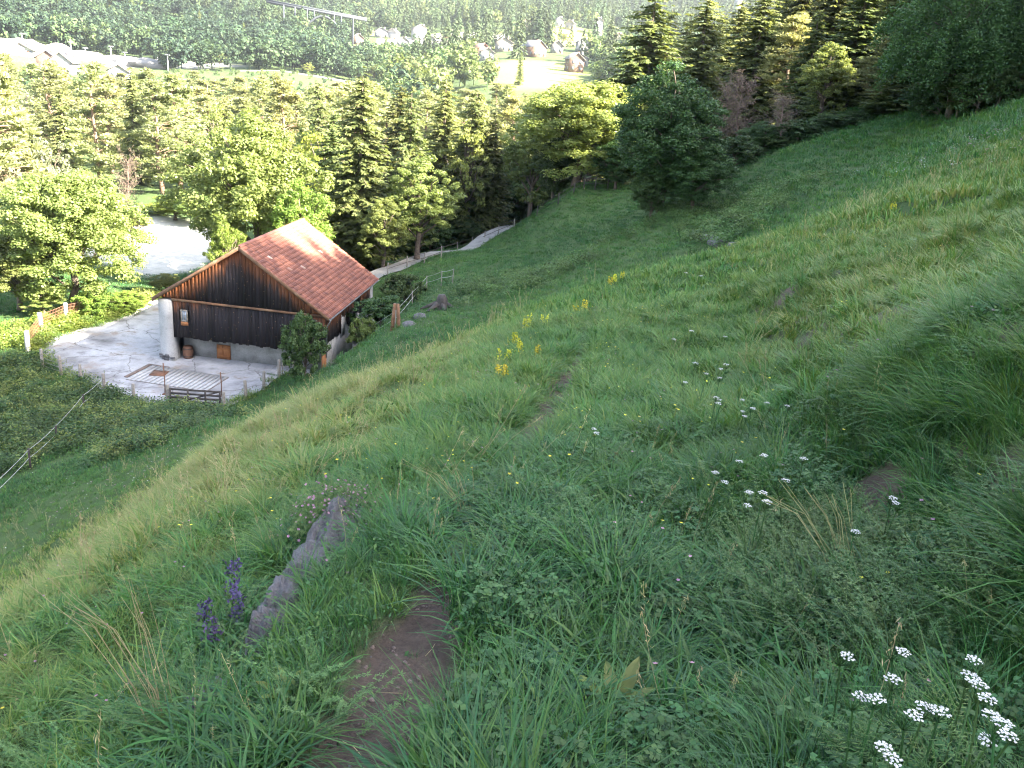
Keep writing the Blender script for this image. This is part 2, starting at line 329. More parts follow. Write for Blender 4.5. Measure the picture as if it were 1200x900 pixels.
def build_ground():
    mb = MB(); mb.add(V, Q[~onp], T3); o = mb.obj('ground', M_GROUND, smooth=True); tag(o, kind='structure')
    x, y = V[:, 0], V[:, 1]; r = np.hypot(x, y)
    c = np.tile(np.array([.050, .085, .026]), (len(V), 1))
    s = (1-sstep(-.02, .10, soil_mask(x, y)))[:, None]*(r < 40)[:, None]; c = c*(1-s)+np.array([.080, .058, .047])*s
    t = (sstep(8, 1, r)*.6)[:, None]*(1-s); c = c*(1-t)+np.array([.035, .045, .02])*t
    fl = sstep(100, 160, r)[:, None]; c = c*(1-fl)+np.array([.055, .085, .03])*fl
    fm, k = field_mask(x, y); cols = {'hay': (.22, .25, .065), 'green': (.11, .16, .05), 'gravel': (.50, .48, .44), 'site': (.24, .23, .21)}
    kc = np.array([cols[f[4]] for f in FIELDS])[k]; e = (1-sstep(.85, 1.05, fm))[:, None]*(r > 70)[:, None]; c = c*(1-e)+kc*e
    me = o.data; ca = me.color_attributes.new('cover', 'FLOAT_COLOR', 'POINT')
    ca.data.foreach_set('color', np.c_[c, np.ones(len(c))].astype(np.float32).ravel())
    q = Q[onp]; used, inv = np.unique(q, return_inverse=True)
    p = MB(); p.add(V[used], inv.reshape(-1, 4)); fp_ = tag(p.obj('footpath', M_GROUND, smooth=True), kind='structure')
    ca = fp_.data.color_attributes.new('cover', 'FLOAT_COLOR', 'POINT'); ca.data.foreach_set('color', np.c_[c[used], np.ones(len(used))].astype(np.float32).ravel())
build_ground()
# yard slab
M_YARD = None
def yard_mat():
    m, nt, n, b = newmat('worn_concrete'); tc = n.new('ShaderNodeTexCoord'); v = tc.outputs['Object']
    big = noise_node(nt, .22, 3, v); mid = noise_node(nt, .9, 6, v, .65); fine = noise_node(nt, 14, 5, v)
    c = ramp(nt, mid.outputs[0], [(.30, (.15, .145, .15)), (.45, (.29, .287, .295)), (.7, (.41, .405, .415))])
    st = ramp(nt, big.outputs[0], [(.36, (.45, .43, .42)), (.52, (1, 1, 1))])
    g = ramp(nt, fine.outputs[0], [(.3, (.85, .85, .85)), (.7, (1.05, 1.05, 1.05))])
    mud = ramp(nt, noise_node(nt, .45, 5, v, .7).outputs[0], [(.56, (0, 0, 0)), (.66, (1, 1, 1))])
    cc = mix(nt, 1., mix(nt, 1., c.outputs[0], st.outputs[0], 'MULTIPLY'), g.outputs[0], 'MULTIPLY')
    cc = mix(nt, mud.outputs[0], cc, (.20, .165, .14))
    vo = n.new('ShaderNodeTexVoronoi'); vo.feature = 'DISTANCE_TO_EDGE'; vo.inputs['Scale'].default_value = .28; wv = n.new('ShaderNodeVectorMath'); wv.operation = 'ADD'; nt.links.new(v, wv.inputs[0]); nt.links.new(noise_node(nt, .8, 4, v).outputs['Color'], wv.inputs[1]); nt.links.new(wv.outputs[0], vo.inputs['Vector'])
    ck = ramp(nt, vo.outputs['Distance'], [(0., (.35, .33, .30)), (.012, (1, 1, 1))]); cc = mix(nt, 1., cc, ck.outputs[0], 'MULTIPLY')
    nt.links.new(cc, b.inputs['Base Color']); b.inputs['Roughness'].default_value = .9; bump(nt, b, fine.outputs[0], .4, .02); return m
def flat_poly(P, z, mat, name, thick=.05):
    import bmesh
    bm = bmesh.new(); f = bm.faces.new([bm.verts.new((x, y, z)) for x, y in P]); bm.normal_update()
    if f.normal.z < 0: f.normal_flip()
    bmesh.ops.triangulate(bm, faces=bm.faces[:]); e = bmesh.ops.extrude_face_region(bm, geom=bm.faces[:])
    for vv in [g for g in e['geom'] if isinstance(g, bmesh.types.BMVert)]: vv.co.z -= thick
    bmesh.ops.recalc_face_normals(bm, faces=bm.faces[:])
    me = bpy.data.meshes.new(name); bm.to_mesh(me); bm.free(); me.materials.append(mat); return put(name, me)
# ragged edge on the slab outline
def ragged(P, step=.5, amp=.14, s=5):
    out = []
    for a, b in zip(P, np.roll(P, -1, 0)):
        k = max(1, int(np.hypot(*(b-a))/step))
        for i in range(k):
            p = a+(b-a)*i/k; out.append(p+amp*np.array([fbm(p[:1]*1.7, p[1:]*1.7, s)[0], fbm(p[:1]*1.7, p[1:]*1.7, s+9)[0]]))
    return np.array(out)
M_YARD = yard_mat()
tag(flat_poly(ragged(YARD), YZ, M_YARD, 'yard'), kind='structure')
M_GRAVEL = rough_mat('road_gravel', (.15, .145, .14), (.25, .24, .23), 1.2, .95, .5, .02, (.32, .31, .30), 30)
def strip(P, width, mat, name, dz=.08, n=60, cells=4):
    s = np.r_[0, np.cumsum(np.hypot(*np.diff(P, axis=0).T))]; q = np.linspace(0, s[-1], n)
    C = np.stack([np.interp(q, s, P[:, i]) for i in (0, 1)], -1); t = unit(np.gradient(C, axis=0)); nn = np.stack([t[:, 1], -t[:, 0]], -1)
    o = np.linspace(-width/2, width/2, cells+1); W = C[:, None]+nn[:, None]*o[None, :, None]
    z0 = ground_z(C[:, 0], C[:, 1]); z = np.maximum(ground_z(W[..., 0], W[..., 1]), z0[:, None]-.1)+dz
    v = np.concatenate([W, z[..., None]], -1).reshape(-1, 3); m = cells+1
    i = np.arange(n-1)[:, None]*m; j = np.arange(cells)[None]
    return tag(MB().add(v, np.stack([i+j, i+j+1, i+m+j+1, i+m+j], -1).reshape(-1, 4)).obj(name, mat, smooth=True), kind='structure')
strip(ROADP, 2.6, M_GRAVEL, 'gravel_road')
# ------------------------------------------------------------------ barn
BX, BY, BYAW, BL, BHW, EAVE, RISE = -15.79, 46.59, .0834, 10.58, 5.25, 3.81, 3.52
barn = thing('barn', 'dark weathered timber barn with red tiled roof and white corner pillar below the meadow', 'barn', (BX, BY, YZ), -BYAW)
def barn_w(x, y, z=0):
    c, s = math.cos(-BYAW), math.sin(-BYAW); return (BX+x*c-y*s, BY+x*s+y*c, YZ+z)
def plank_mat():
    m, nt, n, b = newmat('weathered_plank'); tc = n.new('ShaderNodeTexCoord'); tc.object = barn
    sx = n.new('ShaderNodeSeparateXYZ'); nt.links.new(tc.outputs['Object'], sx.inputs[0])
    mp = n.new('ShaderNodeMapping'); mp.inputs['Scale'].default_value = (5, 5, .45); nt.links.new(tc.outputs['Object'], mp.inputs[0])
    streak = noise_node(nt, 1.0, 6, mp.outputs[0], .7); geo = n.new('ShaderNodeNewGeometry'); oi = n.new('ShaderNodeObjectInfo')
    ax = mathn(nt, 'ABSOLUTE', sx.outputs[0]); roof = mathn(nt, 'SUBTRACT', EAVE+RISE, mathn(nt, 'MULTIPLY', ax, RISE/BHW))
    d = mathn(nt, 'SUBTRACT', roof, sx.outputs[2])                       # depth below the roof edge: sheltered boards stay brown
    d = mathn(nt, 'ADD', d, mathn(nt, 'MULTIPLY', mathn(nt, 'SUBTRACT', streak.outputs[0], .5), 2.6))
    d = mathn(nt, 'ADD', d, mathn(nt, 'MULTIPLY', mathn(nt, 'SUBTRACT', oi.outputs['Random'], .5), .35))
    # the boards just under the beam at the sheltered left end are brown too
    e = mathn(nt, 'ADD', mathn(nt, 'MULTIPLY', mathn(nt, 'ADD', sx.outputs[0], 4.9), .30), mathn(nt, 'MULTIPLY', mathn(nt, 'SUBTRACT', 3.75, sx.outputs[2]), 1.0))
    e = mathn(nt, 'ADD', mathn(nt, 'ADD', e, mathn(nt, 'MULTIPLY', mathn(nt, 'SUBTRACT', streak.outputs[0], .5), 3.0)), mathn(nt, 'MULTIPLY', mathn(nt, 'GREATER_THAN', sx.outputs[2], 3.8), 9))
    dd = mathn(nt, 'MINIMUM', d, mathn(nt, 'ADD', e, .25))
    c = ramp(nt, mathn(nt, 'MULTIPLY', dd, .5), [(.14, (.215, .078, .032)), (.38, (.13, .052, .028)), (.60, (.032, .022, .020)), (.95, (.019, .016, .018))])
    g = ramp(nt, streak.outputs[0], [(.25, (.6, .6, .65)), (.55, (1, 1, 1)), (.8, (1.5, 1.5, 1.6))])
    col = mix(nt, 1., c.outputs[0], g.outputs[0], 'MULTIPLY')
    vv = mathn(nt, 'ADD', .65, mathn(nt, 'MULTIPLY', oi.outputs['Random'], .8)); hs = n.new('ShaderNodeHueSaturation'); nt.links.new(vv, hs.inputs['Value']); nt.links.new(col, hs.inputs['Color'])
    vo = n.new('ShaderNodeTexVoronoi'); vo.inputs['Scale'].default_value = 4.2; nt.links.new(tc.outputs['Object'], vo.inputs['Vector'])
    sp = mathn(nt, 'LESS_THAN', vo.outputs['Distance'], .10)
    nt.links.new(mix(nt, mathn(nt, 'MULTIPLY', sp, .55), hs.outputs[0], (.34, .22, .13)), b.inputs['Base Color'])
    b.inputs['Roughness'].default_value = .9; b.inputs['Specular IOR Level'].default_value = .2; bump(nt, b, streak.outputs[0], .6, .01); return m
M_PLANK = plank_mat()
M_PLASTER = rough_mat('lime_plaster', (.25, .245, .245), (.36, .353, .355), 1.6, .95, .4, .02, (.41, .40, .405), 20)
M_OLDPLASTER = rough_mat('stained_plaster', (.13, .125, .12), (.27, .265, .26), 1.3, .95, .5, .02, (.38, .37, .365), 18)
M_BEAM = rough_mat('beam_wood', (.07, .035, .022), (.17, .085, .045), 2.5, .9, .5, .01, (.26, .17, .11), 30)
M_ORANGE = rough_mat('orange_board', (.23, .085, .03), (.33, .13, .045), 4, .8, .4, .01)
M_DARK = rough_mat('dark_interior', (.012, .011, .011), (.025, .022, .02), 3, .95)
M_METAL = rough_mat('zinc_gutter', (.20, .21, .23), (.32, .33, .35), 5, .45, .1, .004, metal=.6)
M_RUST = rough_mat('rusty_iron', (.10, .045, .025), (.20, .095, .055), 5, .85, .5, .01)
M_OLDWOOD = rough_mat('silvered_post', (.13, .11, .095), (.26, .23, .20), 6, .95, .7, .02, (.34, .31, .28), 40)
M_DARKWOOD = rough_mat('dark_gate_wood', (.03, .025, .025), (.075, .062, .055), 6, .9, .5, .01)
M_CONC = rough_mat('concrete', (.27, .265, .26), (.42, .41, .41), 3, .9, .4, .01)
M_TAPE = rough_mat('white_tape', (.40, .40, .40), (.55, .55, .55), 12, .6, .1, .002)
M_WIRE = rough_mat('fence_wire', (.16, .15, .14), (.30, .28, .27), 9, .6, .1, .002, metal=.4)
def tile_mat():
    m, nt, n, b = newmat('clay_tile'); geo = n.new('ShaderNodeNewGeometry'); tc = n.new('ShaderNodeTexCoord')
    c = ramp(nt, geo.outputs['Random Per Island'], [(0, (.135, .050, .038)), (.5, (.19, .070, .048)), (.9, (.24, .092, .06)), (.994, (.23, .09, .06)), (.997, (.50, .42, .36))])
    s = noise_node(nt, 1.1, 5, tc.outputs['Object'], .7); g = ramp(nt, s.outputs[0], [(.3, (.62, .60, .62)), (.65, (1.1, 1.08, 1.05))])
    nt.links.new(mix(nt, 1., c.outputs[0], g.outputs[0], 'MULTIPLY'), b.inputs['Base Color']); b.inputs['Roughness'].default_value = .75
    f = noise_node(nt, 40, 3, tc.outputs['Object']); bump(nt, b, f.outputs[0], .3, .01); return m
M_TILE = tile_mat()
def glass_mat():
    m, nt, n, b = newmat('window_glass'); b.inputs['Base Color'].default_value = (.30, .33, .38, 1); b.inputs['Roughness'].default_value = .12
    b.inputs['Specular IOR Level'].default_value = .8; return m
M_GLASS = glass_mat()
FY = .30          # front board face
def roof_h(x): return EAVE-.14+RISE*(1-abs(x)/BHW)
def build_barn():
    # upper gable boards, each one its own piece
    bw = .205; x = -4.98; i = 0
    while x < 4.95:
        w_ = bw*random.uniform(.88, 1.12); x1 = min(x+w_, 4.97); off = random.uniform(-.012, .012); t = .03
        m = MB(); y0, y1 = FY+off, FY+off+t; za = roof_h(x)-.03; zb = roof_h(x1)-.03; xc = x1-.009
        pts = [(x, y0, 3.80), (xc, y0, 3.80), (xc, y0, zb), (x, y0, za), (x, y1, 3.80), (xc, y1, 3.80), (xc, y1, zb), (x, y1, za)]
        m.add(pts, [(0,1,2,3),(5,4,7,6),(1,5,6,2),(4,0,3,7),(3,2,6,7),(4,5,1,0)]); m.obj('plank', M_PLANK, barn); x = x1
    x = -4.18
    while x < 4.90:
        w_ = bw*random.uniform(.85, 1.15); x1 = min(x+w_, 4.93); off = random.uniform(-.012, .012); zb = 1.46+random.uniform(-.05, .05)
        xc = x1-.010; m = MB()
        if x1 > -3.68 and x < -3.30:      # window opening
            m.box((x, FY+.05+off, zb), (xc, FY+.08+off, 2.48)); MB().box((x, FY+.05+off, 3.14), (xc, FY+.08+off, 3.66)).obj('plank', M_PLANK, barn)
        else: m.box((x, FY+.05+off, zb), (xc, FY+.08+off, 3.66))
        m.obj('plank', M_PLANK, barn); x = x1
    # ledge beam
    MB().box((-4.2, FY-.05, 3.665), (-.9, FY+.06, 3.79)).obj('beam', M_BEAM, barn); MB().box((-.9, FY-.03, 3.66), (4.97, FY+.05, 3.785)).obj('beam', M_BEAM, barn)
    # pillar, thicker and ragged at the foot
    p = MB(); zz = [0, .35, .8, 1.2, 1.6, 2.6, 3.66]; ww = [.03, .025, .01, 0, 0, 0, 0]; L = []
    for z, e in zip(zz, ww): L.append([(-4.99, FY-.05-e, z), (-4.20+e*1.8, FY-.05-e, z), (-4.20+e*1.8, FY+.75, z), (-4.99, FY+.75, z)])
    v = np.array(L).reshape(-1, 3); q = [(4*k+a, 4*k+(a+1) % 4, 4*k+4+(a+1) % 4, 4*k+4+a) for k in range(len(zz)-1) for a in range(4)]
    p.add(v, q+[(24, 25, 26, 27)]).obj('pillar', M_PLASTER, barn)
    st = MB()
    for k in range(9):
        a = np.array([random.uniform(-4.95, -4.15), FY-.17, random.uniform(.02, .42)]); s = random.uniform(.08, .14); st.box(a-[s, 0, s*.5], a+[s, .06, s*.5])
    tag(st.obj('foot_stones', M_ROCK, barn), kind='stuff')
    # recessed plaster base, side and rear walls
    by = FY+1.25
    MB().box((-4.2, by, 0), (-2.16, by+.3, 1.9)).box((-1.30, by, 0), (4.90, by+.3, 1.9)).box((-2.16, by, .90), (-1.30, by+.3, 1.9)).obj('base_wall', M_OLDPLASTER, barn)
    MB().box((-2.15, by-.03, .0), (-1.74, by+.02, .88)).box((-1.735, by-.03, .0), (-1.31, by+.02, .88)).box((-2.15, by-.055, .15), (-1.31, by-.032, .24)).box((-2.15, by-.055, .62), (-1.31, by-.032, .71)).obj('hatch_door', M_ORANGE, barn)
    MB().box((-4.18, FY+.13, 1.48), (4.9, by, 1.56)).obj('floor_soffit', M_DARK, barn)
    MB().box((4.70, FY+.02, 0), (4.94, FY+.16, 1.44)).obj('corner_post', M_ORANGE, barn)
    pp = MB()
    for xx in (2.85, 3.06): pp.tube([(xx, by-.05, .02), (xx, by-.05, 1.42)], .03)
    pp.obj('pipes', M_DARKWOOD, barn)
    # right-hand wall: plaster foot, boards, opening, pale rear pillar
    sx = 4.93
    MB().box((sx-.25, FY+.17, 0), (sx-.06, 6.0, 2.1)).box((sx-.25, 7.3, 0), (sx-.06, 9.65, 2.1)).obj('side_base', M_OLDPLASTER, barn)
    MB().box((sx-.12, 3.3, 1.6), (sx-.035, 4.3, 3.1)).obj('plaster_patch', M_PLASTER, barn)
    y = FY+.17
    while y < 9.6:
        y1 = min(y+random.uniform(.17, .25), 9.65); off = random.uniform(-.012, .012)
        if not (5.7 < y < 7.3):
            zb = 2.0+random.uniform(-.1, .1)
            if 3.2 < y < 4.4: zb = 3.0+random.uniform(-.25, .1)
            MB().box((sx-.03+off, y, zb), (sx+off, y1-.01, 3.72)).obj('plank', M_PLANK, barn)
        y = y1
    MB().box((sx-.9, 5.6, 1.5), (sx-.5, 7.4, 3.8)).obj('doorway_shade', M_DARK, barn)  # near-black block: shade inside the opening put into its colour
    MB().box((sx-.45, 9.67, 0), (sx+.02, 10.35, 3.70)).obj('rear_pillar', M_PLASTER, barn)
    MB().box((-4.98, 10.05, 0), (4.4, 10.3, 3.7)).box((-4.99, FY+.78, 0), (-4.75, 10.04, 3.7)).obj('rear_wall', M_OLDPLASTER, barn)
    m = MB(); m.add([(-4.97, 10.1, 3.72), (4.97, 10.1, 3.72), (0, 10.1, roof_h(0)-.05), (-4.97, 10.2, 3.72), (4.97, 10.2, 3.72), (0, 10.2, roof_h(0)-.05)], [(0,3,4,1),(1,4,5,2),(2,5,3,0)], [(0,1,2),(5,4,3)]); m.obj('rear_gable', M_PLANK, barn)
    # window: frame, pane, board below
    f = MB(); 
    for lo, hi in (((-3.69, FY-.0, 2.47), (-3.63, FY+.09, 3.16)), ((-3.35, FY, 2.47), (-3.29, FY+.09, 3.16)), ((-3.63, FY, 3.10), (-3.35, FY+.09, 3.16)), ((-3.63, FY, 2.47), (-3.35, FY+.09, 2.53)), ((-3.50, FY+.01, 2.53), (-3.475, FY+.08, 3.10))): f.box(lo, hi)
    wf = f.obj('window', M_OLDWOOD, barn); MB().box((-3.63, FY+.045, 2.53), (-3.35, FY+.055, 3.10)).obj('pane', M_GLASS, wf)
    MB().box((-3.71, FY+.01, 2.22), (-3.27, FY+.045, 2.44)).obj('window_board', M_ORANGE, barn)
    # roof structure
    sl_ = math.hypot(BHW, RISE); ang = math.atan2(RISE, BHW)
    for s in (-1, 1):
        m = MB(); a = np.array([[0, EAVE+RISE-.10], [s*BHW*.995, EAVE-.10]]); n_ = np.array([-s*0, -1])*.06
        v = [];
        for yy in (.02, BL-.02):
            for k in (0, 1): v += [(a[k][0], yy, a[k][1]), (a[k][0], yy, a[k][1]-.07)]
        m.add(v, [(0,2,6,4),(1,5,7,3),(0,1,3,2),(4,6,7,5),(2,3,7,6),(0,4,5,1)]); m.obj('roof_deck', M_BEAM, barn)
        v = []
        for yy in (-.03, .015):
            for k in (0, 1): v += [(a[k][0], yy, a[k][1]+.05), (a[k][0], yy, a[k][1]-.17)]
        MB().add(v, [(0,2,6,4),(1,5,7,3),(0,1,3,2),(4,6,7,5),(2,3,7,6),(0,4,5,1)]).obj('verge_board', M_BEAM, barn)
        # tiles: courses overlap, each pan curved, lip at its lower edge
        nc, nr = 42, 21; tw = BL/nc; th = sl_/nr; mb = MB(); u = np.array([0, .3, .72, 1.]); hz = np.array([.0, .030, .030, .0])
        for r in range(nr):
            for c in range(nc):
                j = RNG.normal(size=4)*[.006, .006, .010, .006]; y = (u*.97+c)*tw+j[0]; d0 = r*th-.02; d1 = (r+1)*th+.035+j[2]; P_ = []
                for d, lift in ((d0, -.008), (d1, .034+j[1])):
                    for k in range(4):
                        h = lift+hz[k]; P_.append((s*(d*math.cos(ang)+h*math.sin(ang)), y[k], EAVE+RISE-.085-d*math.sin(ang)+h*math.cos(ang)))
                for k in range(4): q_ = P_[4+k]; P_.append((q_[0]-s*.03*math.sin(ang), q_[1], q_[2]-.034*math.cos(ang)))
                qs = [(k, k+1, k+5, k+4) for k in range(3)]+[(k+4, k+5, k+9, k+8) for k in range(3)]
                mb.add(P_, qs if s < 0 else [q[::-1] for q in qs])
        tag(mb.obj('roof_tiles', M_TILE, barn), kind='stuff')
    rt = MB(); an = np.linspace(-1.2, 1.2, 6)
    for yy, s in ((0, 1.), (.44, 1.12)): rt.add([(.15*s*math.sin(a), yy, .13*s*math.cos(a)) for a in an])
    rt.q = [np.array([(k, k+1, k+7, k+6) for k in range(5)])]; me = rt.mesh('ridge_tile', M_TILE)
    k = 0
    while k*.42 < BL-.2: put('ridge_tile', me, barn, (random.uniform(-.01, .01), k*.42, EAVE+RISE-.13), random.uniform(-.02, .02)); k += 1
    g = MB(); an = np.linspace(math.pi, 2*math.pi, 7)
    for yy in (-.05, BL+.05): g.add([(BHW+.05+.075*math.cos(a), yy, EAVE-.10+.075*math.sin(a)) for a in an])
    g.q = [np.array([(k, k+1, k+8, k+7) for k in range(6)])]; g.obj('gutter', M_METAL, barn)
    g = MB().tube([(BHW+.05, .15, EAVE-.17), (BHW-.1, .15, EAVE-.45), (sx+.06, .33, EAVE-.7), (sx+.06, .33, 1.3)], .04); g.obj('downpipe', M_METAL, barn)
build_barn()
def barrel(loc):
    t = thing('barrel', 'small rust brown barrel in the dark recess under the barn wall', 'barrel', loc)
    z = np.linspace(0, .72, 7); r = .26+.05*np.sin(np.pi*z/.72)
    MB().tube([(0, 0, a) for a in z], r, 14).obj('body', M_RUST, t, smooth=False)
    for a in (.12, .58): MB().tube([(0, 0, a), (0, 0, a+.05)], .30, 14, cap=False).obj('hoop', M_DARKWOOD, t)
barrel(barn_w(-3.72, FY+.75))
# ------------------------------------------------------------------ yard furniture
def P0(u, v, z=YZ): return on_plane(u, v, z)
def slat_floor():
    c = [P0(*p) for p in ((175, 428), (266, 443), (244, 459), (150, 446))]
    a = (c[1]-c[0]+c[2]-c[3])/2; b = (c[3]-c[0]+c[2]-c[1])/2; o = sum(c)/4; rz = math.atan2(a[1], a[0]); L = np.hypot(*a[:2]); D = np.hypot(*b[:2])
    t = thing('slatted_floor', 'concrete slatted floor panel with dark gaps let into the barn yard', 'slatted floor', (o[0], o[1], YZ), rz)
    MB().box((-L/2, -D/2, .003), (L/2, D/2, .012)).obj('pit_bed', M_SOIL, t)
    n = 17; wd = L/n; me = MB().box((-wd*.40, -D/2, 0), (wd*.40, D/2, .04)).mesh('slat', M_CONC)
    for k in range(n): put('slat', me, t, (-L/2+(k+.5)*wd, random.uniform(-.04, .04), .014+random.uniform(-.002, .002)), random.uniform(-.006, .006))
    MB().box((-L/2-.30, -D/2+.3, .003), (-L/2-.08, D/2+.2, .05)).box((-L/2-.07, D/2+.06, .003), (-L/2+1.0, D/2+.2, .045)).obj('mud_kerb', M_SOIL, t)
slat_floor()
o = P0(186.5, 439); t = thing('steel_cover', 'square rusty steel cover plate lying on the slatted floor', 'cover plate', (o[0], o[1], YZ+.068), .05)
MB().box((-.42, -.42, 0), (.42, .42, .03)).obj('plate', M_RUST, t); MB().box((-.08, .28, .03), (.08, .32, .06)).obj('lift_handle', M_DARKWOOD, t)
def rod(u, v, h, label):
    o = P0(u, v); t = thing('metal_rod', label, 'rod', tuple(o)); MB().tube([(0, 0, 0), (.02, 0, h*.5), (-.02, .01, h)], .03, 6).obj('shaft', M_RUST, t); MB().box((-.12, -.12, 0), (.12, .12, .04)).obj('foot_plate', M_RUST, t)
rod(193.5, 462, 1.75, 'thin upright metal rod beside the rusty cover plate'); rod(259.5, 464, 1.35, 'thin upright metal rod behind the right gate post')
def post_mesh(h, r, mat, name='post', lean=.04, n=7):
    m = MB(); a, b = random.uniform(-lean, lean), random.uniform(-lean, lean)
    m.tube([(0, 0, -.35), (a*.3, b*.3, h*.4), (a, b, h-.04), (a*1.02, b, h)], [r*1.05, r, r*.95, r*.8], n); return m.mesh(name, mat)
def wire(m, a, b, r=.008, sag=.02, n=5):
    q = np.linspace(0, 1, n)[:, None]; P_ = np.asarray(a)*(1-q)+np.asarray(b)*q; P_[:, 2] -= sag*4*(q*(1-q))[:, 0]; m.tube(P_, r, 4, cap=False)
def fence(name, label, cat, pts, h, r, mat, wires, wmat, wr, sag=.03, group=None, wname='wire', heights=None, flat=False):
    """posts and wires; the thing sits at its first post"""
    pts = np.array(pts); o = pts[0]; t = thing(name, label, cat, tuple(o), 0, group); hs = heights or [h]*len(pts)
    for p, hh in zip(pts, hs): put('post', post_mesh(hh, r, mat), t, tuple(p-o), random.uniform(0, 6))
    for f in wires:
        m = MB()
        for (p, ha), (q, hb) in zip(list(zip(pts, hs))[:-1], list(zip(pts, hs))[1:]): wire(m, p-o+[0, 0, ha*f], q-o+[0, 0, hb*f], wr, sag)
        m.obj(wname, wmat, t)
    return t
yp = [P0(u, v) for u, v in ((50,432),(72,440),(95,450),(123,462),(157,474),(197,475))]
fence('yard_fence', 'curved fence of grey wooden posts and wire mesh along the front of the yard', 'fence', yp, 1.15, .085, M_OLDWOOD, (.2, .4, .6, .85), M_WIRE, .009)
yp2 = [P0(u, v) for u, v in ((262,480),(288,466),(309,455),(327,441))]
fence('yard_fence', 'short fence of dark wooden posts right of the gate', 'fence', yp2, 1.0, .09, M_OLDWOOD, (.5, .8), M_WIRE, .008)
yp3 = [P0(u, v) for u, v in ((33,412),(49,389),(78,377),(104,371))]
tf = fence('mesh_fence', 'white concrete posts with rusty mesh at the far left of the yard', 'fence', yp3, 1.25, .14, M_PLASTER, (.15, .3, .45, .6, .75, .9), M_RUST, .014)
m = MB()
for a, b in zip(yp3[:-1], yp3[1:]):
    for q in np.linspace(.05, .95, 16): p = a*(1-q)+b*q-yp3[0]; m.tube([p+[0, 0, .1], p+[0, 0, 1.12]], .012, 4, cap=False)
m.obj('mesh_panel', M_RUST, tf)
def gate():
    a, b = P0(199.5, 476), P0(259.5, 480); d = b-a; L = np.hypot(*d[:2])
    t = thing('field_gate', 'low dark wooden five bar gate between two posts at the front of the yard', 'gate', tuple(a), math.atan2(d[1], d[0]))
    for k, z in enumerate((.12, .32, .52, .74, .96)): MB().box((0, -.025, z-.045), (L, .025, z+.045)).obj('bar', M_DARKWOOD, t)
    for x in (.05, L*.36, L*.70, L-.05): MB().box((x-.045, -.065, .04), (x+.045, -.028, 1.04)).obj('upright', M_DARKWOOD, t)
    MB().tube([(.1, .05, .12), (L-.1, .05, .95)], .04, 4).obj('brace', M_DARKWOOD, t)
gate()
lp = [hit(u, v) for u, v in ((123,461),(99,483),(66,522),(36,550),(-12,600))]
fence('electric_fence', 'white tape electric fence on short posts running down the lower left meadow', 'fence', lp, .95, .045, M_DARKWOOD, (.92, .55), M_TAPE, .009, .05, None, 'tape')
rp = [hit(u, v) for u, v in ((331,440),(343,438),(385,418),(424,405),(463,385),(483,359),(500,340),(517,335),(530,333))]
te = fence('electric_fence', 'white tape electric fence on thin posts uphill of the barn', 'fence', rp, 1.0, .03, M_OLDWOOD, (.95, .55), M_TAPE, .009, .04, None, 'tape')
t = thing('stake_pair', 'two leaning weathered wooden stakes at the bend of the white tape fence', 'stakes', tuple(hit(463, 385)))
for x, l in ((-.17, .1), (.2, -.12)):
    MB().tube([(x, 0, -.3), (x+l*.5, .03, .6), (x+l, .05, 1.35-.2*abs(x))], [.11, .10, .085], 7).obj('stake', M_BEAM, t)
fp = [hit(u, v, r0=55) for u, v in ((454,322),(477,314),(497,309),(517,302),(536,295),(553,289),(568,282),(584,275),(602,268))]
fence('road_fence', 'grey post and rail fence along the near side of the gravel road', 'fence', fp, .95, .05, M_OLDWOOD, (.9, .5), M_DARKWOOD, .02, 0., None, 'rail')
fp = [hit(u, v, r0=55) for u, v in ((629,254),(654,240),(672,228),(684,222),(697,222),(712,222))]
fence('field_fence', 'old wooden rail fence climbing the meadow edge below the broad tree', 'fence', fp, 1.0, .06, M_DARKWOOD, (.9, .5), M_DARKWOOD, .022, 0., None, 'rail')
# stump, stones
def blob(rx, ry, rz, seed, n=12, amp=.25):
    th = np.linspace(0, np.pi, n); ph = np.linspace(0, 2*np.pi, 2*n, endpoint=False)
    T_, P_ = np.meshgrid(th, ph, indexing='ij'); d = np.stack([np.sin(T_)*np.cos(P_), np.sin(T_)*np.sin(P_), np.cos(T_)], -1)
    a_ = d[..., 0]*1.7+d[..., 2]*1.3+seed*9.1; b_ = d[..., 1]*1.7-d[..., 2]*.9+seed*3.7; s = 1+amp*(.6*fbm(a_, b_, seed, 5)+.5*fbm(d[..., 0]*2.6+seed, d[..., 2]*3.1, seed+7, 4)+.5*fbm(d[..., 1]*2.9-seed, d[..., 2]*2.7+4, seed+13, 4)+.35*(1-2*np.abs(fbm(a_*1.6, b_*1.6, seed+50, 4))))
    s = np.where(np.abs(d[..., 2]) > .9999, s.mean(), s)
    v = (d*s[..., None]*[rx, ry, rz]).reshape(-1, 3); m = 2*n; i = np.arange(n-1)[:, None]*m; j = np.arange(m)[None]; k = (j+1) % m
    return MB().add(v, np.stack([i+j, i+m+j, i+m+k, i+k], -1).reshape(-1, 4))
p = hit(517, 362); t = thing('tree_stump', 'dark rotten tree stump with spreading roots in the mown meadow', 'stump', tuple(p))
z = np.linspace(-.2, .8, 7); MB().tube([(0.03*math.sin(5*a), 0, a) for a in z], [.50, .42, .36, .33, .31, .29, .2], 11).obj('bole', M_DARKWOOD, t)
for k in range(6):
    a = k*1.05+random.uniform(-.3, .3); MB().tube([(.25*math.cos(a), .25*math.sin(a), .3), (.7*math.cos(a), .7*math.sin(a), .1), (1.2*math.cos(a), 1.2*math.sin(a), -.15)], [.16, .10, .04], 6).obj('root', M_DARKWOOD, t)
